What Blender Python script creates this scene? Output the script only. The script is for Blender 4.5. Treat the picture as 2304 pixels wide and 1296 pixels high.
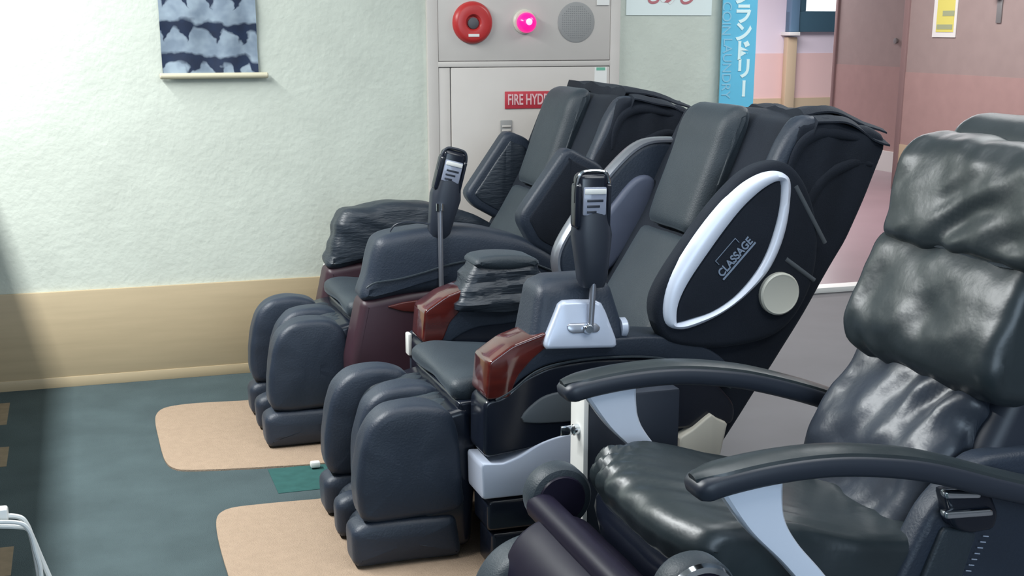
import bpy, bmesh, math, random
from mathutils import Vector, Matrix, noise
random.seed(4)
for o in list(bpy.data.objects): bpy.data.objects.remove(o)
S = bpy.context.scene
COL = S.collection

# ------------------------------------------------------------------ camera (hand-held, eye height 1.4 m)
F_PX, W_PX, H_PX, CX, CY, EYE = 2938.0, 2304.0, 1296.0, 1152.0, 864.0, 1.4
PITCH = math.atan(804 / F_PX)
YAW = math.radians(18.124)
cam_d = bpy.data.cameras.new('camera'); cam = bpy.data.objects.new('camera', cam_d); COL.objects.link(cam)
cam.location = (0, 0, EYE)
cam.rotation_euler = (math.pi / 2 - PITCH, 0, -YAW)
cam_d.sensor_width = 36; cam_d.lens = 36 * F_PX / W_PX
cam_d.shift_x = 0; cam_d.shift_y = (CY - H_PX / 2) / W_PX
cam_d.clip_start = 0.05; cam_d.clip_end = 60
S.camera = cam

# ------------------------------------------------------------------ world, lights, exposure
S.view_settings.view_transform = 'Standard'; S.view_settings.look = 'None'
S.view_settings.gamma = 1.0; S.view_settings.use_curve_mapping = False
S.view_settings.exposure = 0.0
wd = bpy.data.worlds.new('world'); S.world = wd; wd.use_nodes = True
wd.node_tree.nodes['Background'].inputs[0].default_value = (0.80, 0.90, 1.0, 1)
wd.node_tree.nodes['Background'].inputs[1].default_value = 0.21
def area(name, loc, size, power, col, rot=(0, 0, 0)):
    l = bpy.data.lights.new(name, 'AREA'); l.shape = 'RECTANGLE'; l.size, l.size_y = size
    l.energy = power; l.color = col
    o = bpy.data.objects.new(name, l); COL.objects.link(o); o.location = loc; o.rotation_euler = rot
    return o
area('ceiling_area_light', (1.3, 2.6, 2.62), (1.2, 1.6), 24, (0.95, 0.99, 1.0))
area('ceiling_area_light', (-0.778, 3.9, 2.6), (0.04, 2.6), 175, (0.97, 1.0, 1.0))
area('ceiling_area_light', (2.3, 1.2, 2.62), (1.2, 1.0), 30, (0.95, 0.99, 1.0))
area('ceiling_area_light', (3.6, 4.0, 2.62), (1.4, 1.2), 42, (0.97, 1.0, 1.0))  # unseen light added to brighten the wall and banner right of the cabinet
area('camera_side_fill', (0.9, -2.6, 1.7), (3.2, 1.9), 95, (0.66, 0.83, 1.0), (math.radians(90), 0, math.radians(-8)))  # bluish fill added behind the camera to lift the near-side faces
area('ceiling_area_light', (5.2, 8.6, 2.62), (1.6, 3.0), 125, (1.0, 0.97, 0.97))
area('ceiling_area_light', (7.6, 14.3, 2.62), (2.4, 2.4), 270, (1.0, 0.98, 1.0))

# ------------------------------------------------------------------ materials
def mat(name, col, rough=0.5, metal=0.0, spec=0.5, noise_amt=0.0, nscale=8.0, bump=0.0, bscale=60.0, coat=0.0, emis=None, estr=0.0, col2=None, sheen=0.0, stretch=None):
    m = bpy.data.materials.new(name); m.use_nodes = True
    nt = m.node_tree; b = nt.nodes['Principled BSDF']
    b.inputs['Base Color'].default_value = (*col, 1); b.inputs['Roughness'].default_value = rough
    b.inputs['Metallic'].default_value = metal; b.inputs['Specular IOR Level'].default_value = spec
    b.inputs['Coat Weight'].default_value = coat; b.inputs['Coat Roughness'].default_value = 0.08
    if sheen:
        b.inputs['Sheen Weight'].default_value = sheen; b.inputs['Sheen Roughness'].default_value = 0.5
        b.inputs['Sheen Tint'].default_value = (0.7, 0.85, 1.0, 1)
    if emis: b.inputs['Emission Color'].default_value = (*emis, 1); b.inputs['Emission Strength'].default_value = estr
    tc = nt.nodes.new('ShaderNodeTexCoord'); mp = nt.nodes.new('ShaderNodeMapping')
    nt.links.new(tc.outputs['Object'], mp.inputs[0])
    if stretch: mp.inputs['Scale'].default_value = stretch
    if noise_amt or col2:
        n = nt.nodes.new('ShaderNodeTexNoise'); n.inputs['Scale'].default_value = nscale; n.inputs['Detail'].default_value = 5
        nt.links.new(mp.outputs[0], n.inputs['Vector'])
        r = nt.nodes.new('ShaderNodeValToRGB')
        c2 = col2 if col2 else tuple(c * (1 - noise_amt) for c in col)
        c1 = col if col2 else tuple(min(1, c * (1 + noise_amt)) for c in col)
        r.color_ramp.elements[0].position = 0.3; r.color_ramp.elements[0].color = (*c2, 1)
        r.color_ramp.elements[1].position = 0.7; r.color_ramp.elements[1].color = (*c1, 1)
        nt.links.new(n.outputs['Fac'], r.inputs[0]); nt.links.new(r.outputs[0], b.inputs['Base Color'])
    if bump:
        n2 = nt.nodes.new('ShaderNodeTexNoise'); n2.inputs['Scale'].default_value = bscale; n2.inputs['Detail'].default_value = 4
        nt.links.new(mp.outputs[0], n2.inputs['Vector'])
        bp = nt.nodes.new('ShaderNodeBump'); bp.inputs['Strength'].default_value = bump; bp.inputs['Distance'].default_value = 0.01
        nt.links.new(n2.outputs['Fac'], bp.inputs['Height']); nt.links.new(bp.outputs[0], b.inputs['Normal'])
    return m
M = {}
M['wall'] = mat('wall_paper', (0.56, 0.60, 0.53), 0.75, noise_amt=0.05, nscale=5, bump=0.25, bscale=40)
M['dado'] = mat('dado_board', (0.47, 0.37, 0.23), 0.5, noise_amt=0.05, nscale=3, stretch=(1, 1, 12))
M['carpet'] = mat('carpet', (0.070, 0.096, 0.102), 0.95, noise_amt=0.12, nscale=5, bump=0.5, bscale=300, spec=0.1)
M['carpet_tan'] = mat('carpet_tan', (0.24, 0.19, 0.13), 0.95, noise_amt=0.1, nscale=30, spec=0.1)
M['carpet_green'] = mat('carpet_green', (0.034, 0.098, 0.092), 0.95, noise_amt=0.1, nscale=30, spec=0.1)
M['rug'] = mat('rug_pile', (0.37, 0.275, 0.20), 0.95, noise_amt=0.05, nscale=40, bump=0.5, bscale=260, spec=0.1)
M['vinyl'] = mat('lobby_vinyl', (0.13, 0.133, 0.145), 0.6, noise_amt=0.08, nscale=3, spec=0.22)
M['mauve'] = mat('mauve_floor', (0.26, 0.18, 0.205), 0.3, noise_amt=0.08, nscale=2)
M['white'] = mat('white_plastic', (0.80, 0.80, 0.77), 0.4)
M['cream'] = mat('cream_plastic', (0.66, 0.62, 0.53), 0.4)
M['ceiling'] = mat('ceiling_board', (0.75, 0.76, 0.75), 0.8)
M['leather'] = mat('black_leatherette', (0.018, 0.027, 0.045), 0.48, spec=0.5, noise_amt=0.12, nscale=6, bump=0.12, bscale=180, sheen=0.05)
M['leather_up'] = mat('grey_black_upholstery', (0.022, 0.032, 0.042), 0.52, spec=0.5, noise_amt=0.1, nscale=5, bump=0.15, bscale=250, sheen=0.1)
M['hood'] = mat('hood_fabric', (0.011, 0.015, 0.024), 0.8, spec=0.25, noise_amt=0.15, nscale=8, bump=0.2, bscale=300, sheen=0.05)
M['gloss'] = mat('gloss_black_plastic', (0.008, 0.011, 0.020), 0.22, spec=0.55)
M['soft_black'] = mat('satin_black_plastic', (0.022, 0.028, 0.042), 0.42, spec=0.5)
M['wrinkle'] = mat('wrinkled_black_fabric', (0.020, 0.028, 0.040), 0.42, spec=0.55, bump=0.35, bscale=25, stretch=(1, 1, 5))
M['glossleather'] = mat('glossy_leather', (0.022, 0.031, 0.036), 0.36, spec=0.6, noise_amt=0.15, nscale=4, bump=0.25, bscale=14)
M['glossleather2'] = mat('glossy_leather_blue', (0.034, 0.043, 0.060), 0.37, spec=0.6, noise_amt=0.2, nscale=4, bump=0.3, bscale=16)
M['purple_black'] = mat('purple_black_plastic', (0.011, 0.009, 0.022), 0.42, spec=0.28)
M['silver'] = mat('silver_paint', (0.55, 0.61, 0.74), 0.3, metal=0.15, spec=0.6)
M['silver_white'] = mat('pale_silver_paint', (0.78, 0.84, 0.97), 0.35, metal=0.1)
M['chrome'] = mat('chrome', (0.70, 0.74, 0.78), 0.12, metal=1.0)
M['steel'] = mat('brushed_rod', (0.42, 0.44, 0.50), 0.3, metal=0.8)
M['wood'] = mat('lacquered_mahogany', (0.115, 0.018, 0.013), 0.12, spec=0.6, coat=0.9, col2=(0.06, 0.010, 0.009), nscale=6, stretch=(1, 1, 6))
M['maroon'] = mat('maroon_panel', (0.040, 0.017, 0.026), 0.45, noise_amt=0.1)
M['maroon_red'] = mat('maroon_wood_inlay', (0.085, 0.016, 0.014), 0.35)
M['cab'] = mat('cabinet_paint', (0.57, 0.535, 0.50), 0.5, noise_amt=0.02)
M['cab_dark'] = mat('cabinet_gap', (0.09, 0.09, 0.10), 0.6)
M['red'] = mat('red_enamel', (0.50, 0.035, 0.035), 0.35)
M['sign_red'] = mat('sign_red', (0.50, 0.035, 0.055), 0.5)
M['sign_txt'] = mat('sign_lettering', (0.78, 0.50, 0.52), 0.5)
M['lamp'] = mat('magenta_lamp', (0.7, 0.01, 0.2), 0.2, emis=(1.0, 0.01, 0.32), estr=0.75)
M['lamp_core'] = mat('lamp_core', (1, 0.5, 0.8), 0.3, emis=(1.0, 0.35, 0.72), estr=1.25)
M['mesh'] = mat('speaker_mesh', (0.30, 0.30, 0.295), 0.6)
M['paper'] = mat('white_paper', (0.76, 0.84, 0.82), 0.7)
M['blue'] = mat('banner_blue', (0.14, 0.55, 0.78), 0.6, noise_amt=0.05, nscale=4)
M['blue_txt'] = mat('banner_pale_blue_ink', (0.28, 0.58, 0.74), 0.6)
M['white_txt'] = mat('banner_white_ink', (0.78, 0.98, 0.98), 0.6)
M['red_txt'] = mat('red_ink', (0.48, 0.16, 0.18), 0.6)
M['pink'] = mat('pink_wall_lower', (0.40, 0.262, 0.245), 0.6, noise_amt=0.04)
M['pink_hi'] = mat('pink_wall_upper', (0.34, 0.265, 0.25), 0.6, noise_amt=0.04)
M['seam'] = mat('door_seam', (0.26, 0.17, 0.165), 0.6)
M['lilac'] = mat('lilac_wall', (0.74, 0.66, 0.74), 0.7)
M['salmon'] = mat('salmon_wall', (0.76, 0.53, 0.51), 0.7)
M['tan'] = mat('tan_wood', (0.56, 0.44, 0.30), 0.55)
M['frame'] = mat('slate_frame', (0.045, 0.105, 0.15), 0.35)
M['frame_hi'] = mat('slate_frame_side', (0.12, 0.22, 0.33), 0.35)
M['glow'] = mat('bright_glazing', (0.9, 0.95, 0.95), 0.3, emis=(0.95, 1.0, 0.99), estr=1.1)
M['yellow'] = mat('yellow_print', (0.72, 0.66, 0.16), 0.6)
M['olive'] = mat('olive_print', (0.36, 0.40, 0.24), 0.6)
M['bamboo'] = mat('scroll_rod', (0.56, 0.52, 0.38), 0.5)
M['grey_metal'] = mat('grey_metal', (0.30, 0.30, 0.30), 0.35, metal=0.4)
M['screen'] = mat('remote_screen', (0.30, 0.33, 0.42), 0.15, spec=0.6)
M['sand_disc'] = mat('pale_disc', (0.63, 0.63, 0.56), 0.45)
M['strap'] = mat('grey_strap', (0.085, 0.10, 0.115), 0.6)
M['dark_card'] = mat('dark_partition', (0.05, 0.05, 0.055), 0.7)

# ------------------------------------------------------------------ helpers
def unproj(x, y, Y=None, X=None, Z=None):          # photo measurement -> world point on a given plane
    Fh = Vector((math.sin(YAW), math.cos(YAW), 0)); R = Vector((math.cos(YAW), -math.sin(YAW), 0)); U0 = Vector((0, 0, 1))
    F = Fh * math.cos(PITCH) - U0 * math.sin(PITCH); U = Fh * math.sin(PITCH) + U0 * math.cos(PITCH)
    d = F + R * ((x - CX) / F_PX) + U * ((CY - y) / F_PX)
    C = Vector((0, 0, EYE))
    if Y is not None: t = Y / d.y
    elif X is not None: t = X / d.x
    else: t = (Z - EYE) / d.z
    return C + d * t
def PZ(px, Y): return [(lambda p: (p.x, p.z))(unproj(x, y, Y=Y)) for x, y in px]
class T:                                            # a top-level thing: an Empty at its base
    def __init__(s, name, label, cat, loc, group=None):
        s.o = bpy.data.objects.new(name, None); COL.objects.link(s.o)
        s.o.empty_display_size = 0.1; s.o.location = loc; s.loc = Vector(loc)
        s.o['label'] = label; s.o['category'] = cat
        if group: s.o['group'] = group
def fin(name, bm, m, t=None, parent=None, label=None, smooth=40):
    bmesh.ops.remove_doubles(bm, verts=bm.verts, dist=1e-6)
    bmesh.ops.recalc_face_normals(bm, faces=bm.faces)
    me = bpy.data.meshes.new(name)
    if t is not None: bmesh.ops.translate(bm, verts=bm.verts, vec=-t.loc)
    bm.to_mesh(me); bm.free()
    me.materials.append(M[m] if isinstance(m, str) else m)
    if smooth:
        me.shade_smooth()
        me.set_sharp_from_angle(angle=math.radians(smooth))
    o = bpy.data.objects.new(name, me); COL.objects.link(o)
    if parent is not None: o.parent = parent
    elif t is not None: o.parent = t.o
    if label: o['label'] = label
    return o
def tag(o, label, cat, group=None):
    o['label'] = label; o['category'] = cat
    if group: o['group'] = group
    return o
def struct(o): o['kind'] = 'structure'; return o

def rp(pts, r=0.02, n=4):                           # rounded polygon
    out = []; N = len(pts)
    for i in range(N):
        p = Vector(pts[i][:2]); a = Vector(pts[i - 1][:2]); b = Vector(pts[(i + 1) % N][:2])
        rr = pts[i][2] if len(pts[i]) > 2 else r
        da, db = (a - p), (b - p)
        k = min(rr, da.length * 0.45, db.length * 0.45)
        p0 = p + da.normalized() * k; p1 = p + db.normalized() * k
        for j in range(n + 1):
            u = j / n
            out.append(tuple(p0 * (1 - u) ** 2 + p * 2 * u * (1 - u) + p1 * u * u))
    return out
def cr(pts, k=6, closed=True):                      # Catmull-Rom through the points
    P = [Vector(p) for p in pts]; N = len(P); out = []
    rng = range(N) if closed else range(N - 1)
    for i in rng:
        if closed: a, b, c, d = P[i - 1], P[i], P[(i + 1) % N], P[(i + 2) % N]
        else: a, b, c, d = P[max(i - 1, 0)], P[i], P[i + 1], P[min(i + 2, N - 1)]
        for j in range(k):
            u = j / k
            out.append(tuple(0.5 * ((2 * b) + (c - a) * u + (2 * a - 5 * b + 4 * c - d) * u * u + (3 * b - a - 3 * c + d) * u ** 3)))
    if not closed: out.append(tuple(P[-1]))
    return out
def resample(pts, n=None, ds=None, closed=True):
    P = [Vector(p) for p in pts]
    if closed: P = P + [P[0]]
    L = [0]
    for a, b in zip(P, P[1:]): L.append(L[-1] + (b - a).length)
    if n is None: n = max(8, int(L[-1] / ds))
    out = []; j = 0
    for i in range(n):
        s = L[-1] * i / (n if closed else n - 1)
        while j < len(L) - 2 and L[j + 1] < s: j += 1
        u = (s - L[j]) / max(1e-9, L[j + 1] - L[j])
        out.append(tuple(P[j].lerp(P[j + 1], min(1, u))))
    return out
def inset2(P, d):
    N = len(P); A = sum(P[i][0] * P[(i + 1) % N][1] - P[(i + 1) % N][0] * P[i][1] for i in range(N))
    sg = 1 if A > 0 else -1; out = []
    for i in range(N):
        a, b, c = Vector(P[i - 1]), Vector(P[i]), Vector(P[(i + 1) % N])
        t = (c - a)
        if t.length < 1e-9: out.append(tuple(b)); continue
        t.normalize(); nrm = Vector((-t.y, t.x)) * sg
        out.append(tuple(b + nrm * d))
    return out
def pil(prof, y0, y1, r=0.01, n=3, ny=1, bulge=0.0, disp=None, bm=None, skew=None):
    """soft extrusion along Y of an XZ outline, edge radius r"""
    bm = bm or bmesh.new(); prof = list(prof); r = min(r, (y1 - y0) * 0.5)
    L = []
    for i in range(n + 1):
        f = math.pi / 2 * i / n
        L.append((y0 + r * (1 - math.cos(f)) if True else 0, r * (1 - math.sin(f))))
    L = [(y0 + r * (1 - math.sin(math.pi / 2 * i / n)) if False else y, ins) for i, (y, ins) in enumerate(L)]
    L = [(y0 + r * (1 - math.cos(math.pi / 2 * i / n)), r * (1 - math.sin(math.pi / 2 * i / n))) for i in range(n + 1)]
    mid = [(y0 + r + (y1 - y0 - 2 * r) * k / ny, 0) for k in range(1, ny)]
    top = [(y1 - (y - y0), ins) for y, ins in reversed(L)]
    layers = L + mid + top
    if bulge:
        layers = [(y0 - bulge, -0.75), (y0 - bulge * 0.85, -0.45), (y0 - bulge * 0.5, -0.2)] + layers + [(y1 + bulge * 0.5, -0.2), (y1 + bulge * 0.85, -0.45), (y1 + bulge, -0.75)]
        capr = inset2(prof, r); cx = sum(p[0] for p in capr) / len(capr); cz = sum(p[1] for p in capr) / len(capr)
    rings = []
    for y, ins in layers:
        pr = [(p[0] + (cx - p[0]) * -ins, p[1] + (cz - p[1]) * -ins) for p in capr] if ins < 0 else (inset2(prof, ins) if ins > 1e-6 else prof)
        rings.append([bm.verts.new((p[0] + (skew(y) if skew else 0), y, p[1])) for p in pr])
    N = len(prof)
    for A, B in zip(rings, rings[1:]):
        for i in range(N):
            bm.faces.new((A[i], A[(i + 1) % N], B[(i + 1) % N], B[i]))
    caps = [bm.faces.new(rings[0]), bm.faces.new(list(reversed(rings[-1])))]
    bmesh.ops.triangulate(bm, faces=caps, ngon_method='EAR_CLIP')
    if disp:
        bmesh.ops.recalc_face_normals(bm, faces=bm.faces); bm.normal_update()
        mv = [(v, v.normal.copy() * disp(v.co)) for v in bm.verts]
        for v, d in mv: v.co += d
    return bm
def box(x0, x1, y0, y1, z0, z1, b=0.0, seg=2, bm=None, rot=None):
    new = bmesh.new()
    bmesh.ops.create_cube(new, size=1)
    for v in new.verts: v.co = Vector((v.co.x * (x1 - x0), v.co.y * (y1 - y0), v.co.z * (z1 - z0)))
    if b: bmesh.ops.bevel(new, geom=list(new.edges), offset=b, segments=seg, profile=0.5, affect='EDGES')
    if rot is not None: bmesh.ops.rotate(new, verts=new.verts, cent=(0, 0, 0), matrix=rot)
    bmesh.ops.translate(new, verts=new.verts, vec=((x0 + x1) / 2, (y0 + y1) / 2, (z0 + z1) / 2))
    if bm is None: return new
    me = bpy.data.meshes.new('t'); new.to_mesh(me); new.free(); bm.from_mesh(me); bpy.data.meshes.remove(me)
    return bm
def tube(path, r, n=10, bm=None, closed=False, rz=None):
    """sweep; r = radius or function(u); rz = second radius for flat section"""
    bm = bm or bmesh.new(); P = [Vector(p) for p in path]; rings = []; N = len(P)
    up = Vector((0, 1, 0))
    for i, p in enumerate(P):
        a = P[i - 1] if (i > 0 or closed) else p; b = P[(i + 1) % N] if (i < N - 1 or closed) else p
        t = (b - a).normalized(); s = up
        if abs(t.dot(up)) > 0.9: s = Vector((1, 0, 0))
        u = t.cross(s).normalized(); w = u.cross(t).normalized()
        rr = r(i / max(1, N - 1)) if callable(r) else r; r2 = rz if rz is not None else rr
        if callable(rz): r2 = rz(i / max(1, N - 1))
        rings.append([bm.verts.new(p + u * math.cos(2 * math.pi * k / n) * rr + w * math.sin(2 * math.pi * k / n) * r2) for k in range(n)])
    pairs = list(zip(rings, rings[1:])) + ([(rings[-1], rings[0])] if closed else [])
    for A, B in pairs:
        for k in range(n): bm.faces.new((A[k], A[(k + 1) % n], B[(k + 1) % n], B[k]))
    if not closed:
        bm.faces.new(rings[0]); bm.faces.new(list(reversed(rings[-1])))
    return bm
def lathe(prof, c, axis='Y', n=32, bm=None):        # prof: (radius, along)
    bm = bm or bmesh.new(); rings = []
    for r, h in prof:
        ring = []
        for k in range(n):
            a = 2 * math.pi * k / n
            if axis == 'Y': v = (c[0] + r * math.cos(a), c[1] + h, c[2] + r * math.sin(a))
            elif axis == 'X': v = (c[0] + h, c[1] + r * math.cos(a), c[2] + r * math.sin(a))
            else: v = (c[0] + r * math.cos(a), c[1] + r * math.sin(a), c[2] + h)
            ring.append(bm.verts.new(v))
        rings.append(ring)
    for A, B in zip(rings, rings[1:]):
        for k in range(n): bm.faces.new((A[k], A[(k + 1) % n], B[(k + 1) % n], B[k]))
    bm.faces.new(rings[0]); bm.faces.new(list(reversed(rings[-1])))
    return bm
def text_bm(s, size, extr=0.001, sx=1.0, bold=0.0):
    cu = bpy.data.curves.new('txt', 'FONT'); cu.body = s; cu.size = size; cu.extrude = extr; cu.offset = bold
    cu.align_x = 'CENTER'; cu.align_y = 'CENTER'
    o = bpy.data.objects.new('txt', cu); COL.objects.link(o)
    bpy.context.view_layer.update()
    me = bpy.data.meshes.new_from_object(o.evaluated_get(bpy.context.evaluated_depsgraph_get()))
    bm = bmesh.new(); bm.from_mesh(me); bpy.data.objects.remove(o); bpy.data.meshes.remove(me)
    for v in bm.verts: v.co.x *= sx
    return bm
def place(bm, mtx, into=None):
    bmesh.ops.transform(bm, matrix=mtx, verts=bm.verts)
    if into is None: return bm
    me = bpy.data.meshes.new('t'); bm.to_mesh(me); bm.free(); into.from_mesh(me); bpy.data.meshes.remove(me)
    return into
UP_Y = Matrix.Rotation(math.pi / 2, 4, 'X')         # text in the XZ plane facing -Y
def nz(p, s, seed=0.0): return noise.noise(Vector((p[0] * s + seed, p[1] * s, p[2] * s)))
def poly_bm(pts, z0, z1):
    bm = bmesh.new(); A = [bm.verts.new((x, y, z0)) for x, y in pts]; B = [bm.verts.new((x, y, z1)) for x, y in pts]
    N = len(pts)
    for i in range(N): bm.faces.new((A[i], A[(i + 1) % N], B[(i + 1) % N], B[i]))
    bm.faces.new(A); bm.faces.new(list(reversed(B)))
    return bm

# ================================================================== SETTING
WY = 5.39
CABX0, CABX1 = 1.392, 2.245
WALL_END = 2.80
struct(fin('floor', box(-3.2, 9.5, -3, 17.8, -0.12, -0.012), 'vinyl', smooth=0))
struct(fin('trim_1', box(-3.2, 1.66, -3, WY, -0.012, 0.0), 'carpet', smooth=0))['label'] = 'teal grey carpet laid over the left of the lobby'
struct(fin('trim_2', box(2.8, 9.5, 6.25, 17.8, -0.012, 0.002), 'mauve', smooth=0))['label'] = 'mauve polished floor of the far lobby'
struct(fin('trim_3', box(2.80, 6.6, 6.16, 6.26, -0.012, 0.02, 0.006), 'white'))['label'] = 'white threshold strip between grey and mauve floors'
struct(fin('wall_back', box(-3.2, WALL_END, WY, WY + 0.16, -0.01, 2.75), 'wall', smooth=0))
bm = box(-3.2, CABX0, WY - 0.014, WY, 0.035, 0.39, 0.003)
struct(fin('baseboard_back', bm, 'dado'))
struct(fin('trim_4', box(-3.2, CABX0, WY - 0.0165, WY, 0.0, 0.042, 0.001), 'dado'))['label'] = 'tan skirting strip at the foot of the wall'
struct(fin('ceiling', box(-3.2, 9.5, -3, 17.8, 2.7, 2.8), 'ceiling', smooth=0))
# far lobby
FY = 17.2
z1 = unproj(1750, 120, Y=FY).z; z2 = unproj(1750, 221, Y=FY).z
wf = struct(fin('wall_far', box(2.8, 11.5, FY, FY + 0.15, z1, 2.75), 'lilac', smooth=0))
fin('lower_band', box(2.8, 11.5, FY - 0.01, FY + 0.1, z2, z1), 'salmon', parent=wf, smooth=0)
fin('dado_board', box(2.8, 11.5, FY - 0.03, FY + 0.1, 0, z2), 'tan', parent=wf, smooth=0)
px0 = unproj(1766, 150, Y=FY - 0.1).x; px1 = unproj(1788, 150, Y=FY - 0.1).x
struct(fin('trim_5', box(px0, px1, FY - 0.14, FY - 0.03, 0, unproj(1775, 84, Y=FY - 0.1).z, 0.01), 'tan'))['label'] = 'tan wooden post below the corner of the dark window'
a = unproj(1774, 72, Y=FY - 0.1); b_ = unproj(1812, 25, Y=FY - 0.1); c_ = unproj(1960, 0, Y=FY - 0.1)
w1 = struct(fin('window_1', box(a.x, c_.x, FY - 0.12, FY, a.z, b_.z, 0.01), 'frame'))
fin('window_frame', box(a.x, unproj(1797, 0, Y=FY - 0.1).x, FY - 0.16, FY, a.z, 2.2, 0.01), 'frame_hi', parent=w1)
fin('window_frame', box(unproj(1797, 0, Y=FY - 0.1).x, b_.x, FY - 0.12, FY, b_.z, 2.2, 0.005), 'frame', parent=w1)
fin('pane', box(b_.x, c_.x, FY - 0.06, FY - 0.02, b_.z, 2.2), 'glow', parent=w1)
s0 = unproj(1772, 80, Y=FY - 0.2); s1 = unproj(1796, 72, Y=FY - 0.2)
fin('window_sill', box(s0.x, s1.x, FY - 0.26, FY, s0.z, s1.z, 0.004), 'white', parent=w1)
# pink side wall on the right, running away from the camera
PW = unproj(1886, 144, Z=1.02); PW2 = unproj(2300, 176, Z=1.02)
X1, X2 = PW.x, PW2.x
zb = 1.02
Yc0 = unproj(1878, 200, X=X1).y; Ys = unproj(2024, 200, X=X1).y
d1 = struct(fin('door_1', box(X1, X1 + 0.12, Ys - 0.3, Yc0, zb, 2.7), 'pink_hi', smooth=0))
fin('lower_panel', box(X1 - 0.004, X1 + 0.12, Ys - 0.3, Yc0, 0.15, zb), 'pink', parent=d1, smooth=0)
fin('kick_plate', box(X1 - 0.03, X1 + 0.12, Ys - 0.3, Yc0, 0.0, 0.20), 'white', parent=d1, smooth=0)
hk = unproj(2019, 92, X=X1)
fin('door_handle', lathe([(0.012, -0.03), (0.028, -0.028), (0.028, -0.012), (0.02, 0)], (X1, hk.y, hk.z), 'X', 12), 'grey_metal', parent=d1)
Ye = unproj(2034, 200, X=X2).y
wr = struct(fin('wall_right', box(X2, X2 + 0.2, -3, Ye, zb, 2.7), 'pink_hi', smooth=0))
fin('lower_band', box(X2 - 0.004, X2 + 0.2, -3, Ye, 0.40, zb), 'pink', parent=wr, smooth=0)
fin('dado_board', box(X2 - 0.012, X2 + 0.2, -3, Ye, 0, 0.40), 'tan', parent=wr, smooth=0)
struct(fin('trim_6', box(X2 - 0.02, X1 + 0.05, Ye - 0.01, Ye + 0.06, 0, 2.7, 0.005), 'seam'))['label'] = 'dark pink door jamb between the two pink panels'
struct(fin('trim_7', box(X1 - 0.02, X1 + 0.12, Yc0, Yc0 + 0.05, 0, 2.7, 0.005), 'seam'))['label'] = 'pink door edge at the far end of the side wall'
# yellow notice on the pink wall (plane X = X2)
def wallquad(px, X, t, m, name, parent=None):
    P = [unproj(x, y, X=X) for x, y in px]
    y0 = (P[0].y + P[3].y) / 2; y1 = (P[1].y + P[2].y) / 2; z1_ = (P[0].z + P[1].z) / 2; z0_ = (P[2].z + P[3].z) / 2
    return fin(name, box(X - t, X, min(y0, y1), max(y0, y1), min(z0_, z1_), max(z0_, z1_)), m, parent=parent, smooth=0)
XN = X2 - 0.002
n0 = tag(wallquad([(2104, -30), (2158, -30), (2152, 84), (2101, 84)], XN, 0.006, 'white', 'notice'), 'yellow notice with a white border on the pink wall', 'notice')
wallquad([(2111, -20), (2151, -20), (2146, 72), (2108, 72)], XN - 0.006, 0.003, 'yellow', 'yellow_print', n0)
wallquad([(2122, 24), (2148, 24), (2147, 36), (2121, 36)], XN - 0.009, 0.002, 'olive', 'print_line', n0)
wallquad([(2108, 55), (2143, 55), (2142, 66), (2107, 66)], XN - 0.009, 0.002, 'olive', 'print_line', n0)
h0 = unproj(2250, 28, X=X2)
t = T('door_lever', 'small grey lever on a plate, high on the pink wall at upper right', 'handle', (X2, h0.y, h0.z - 0.08))
fin('lever_plate', box(X2 - 0.012, X2 - 0.001, h0.y - 0.03, h0.y + 0.03, h0.z - 0.08, h0.z + 0.1, 0.004), 'grey_metal', t)
fin('lever', box(X2 - 0.05, X2 - 0.008, h0.y - 0.025, h0.y + 0.05, h0.z + 0.10, h0.z + 0.13, 0.006), 'soft_black', t)

# carpet pattern patches, laid as thin inlays
for i, (x0, x1, y0, y1) in enumerate([(-0.60, -0.335, 4.90, 5.20), (-0.60, -0.315, 4.40, 4.62), (-0.60, -0.265, 3.45, 3.66)]):
    o = struct(fin('trim_%d' % (8 + i), box(x0, x1, y0, y1, -0.002, 0.0015), 'carpet_tan', smooth=0)); o['label'] = 'tan square in the carpet pattern'
g0 = unproj(640, 1060, Z=0); g1 = unproj(712, 1125, Z=0)
o = struct(fin('trim_11', box(0.50, 1.1, 3.86, 4.10, -0.002, 0.0015), 'carpet_green', smooth=0)); o['label'] = 'darker green square in the carpet pattern'

# rugs under the two near recliners
def rug(px, label, xr):
    L = [unproj(x, y, Z=0) for x, y in px]
    pts = [(xr, L[0].y)] + cr([(p.x, p.y) for p in L], 4, False) + [(xr, L[-1].y)]
    bm = poly_bm(pts, 0.0, 0.006)
    o = fin('rug', bm, 'rug', smooth=30); tag(o, label, 'rug')
rug([(540, 905), (460, 909), (405, 914), (368, 922), (352, 936), (350, 955), (356, 985), (366, 1025), (376, 1046), (392, 1057), (420, 1061), (500, 1059), (600, 1054), (700, 1048)],
    'sand coloured rug with rounded corners under the far recliner by the wall', 1.45)
rug([(710, 1127), (640, 1133), (560, 1141), (520, 1147), (496, 1158), (487, 1175), (489, 1205), (498, 1245), (512, 1292), (530, 1345), (560, 1375), (620, 1385)],
    'sand coloured rug under the middle recliner with the silver ring', 1.45)

# off-frame tall partition at the left that shades the corner
o = fin('partition', box(-1.0, -0.62, 2.2, 5.36, 0.0, 1.95, 0.01), 'dark_card'); tag(o, 'tall dark partition just left of the frame', 'partition')

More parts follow.
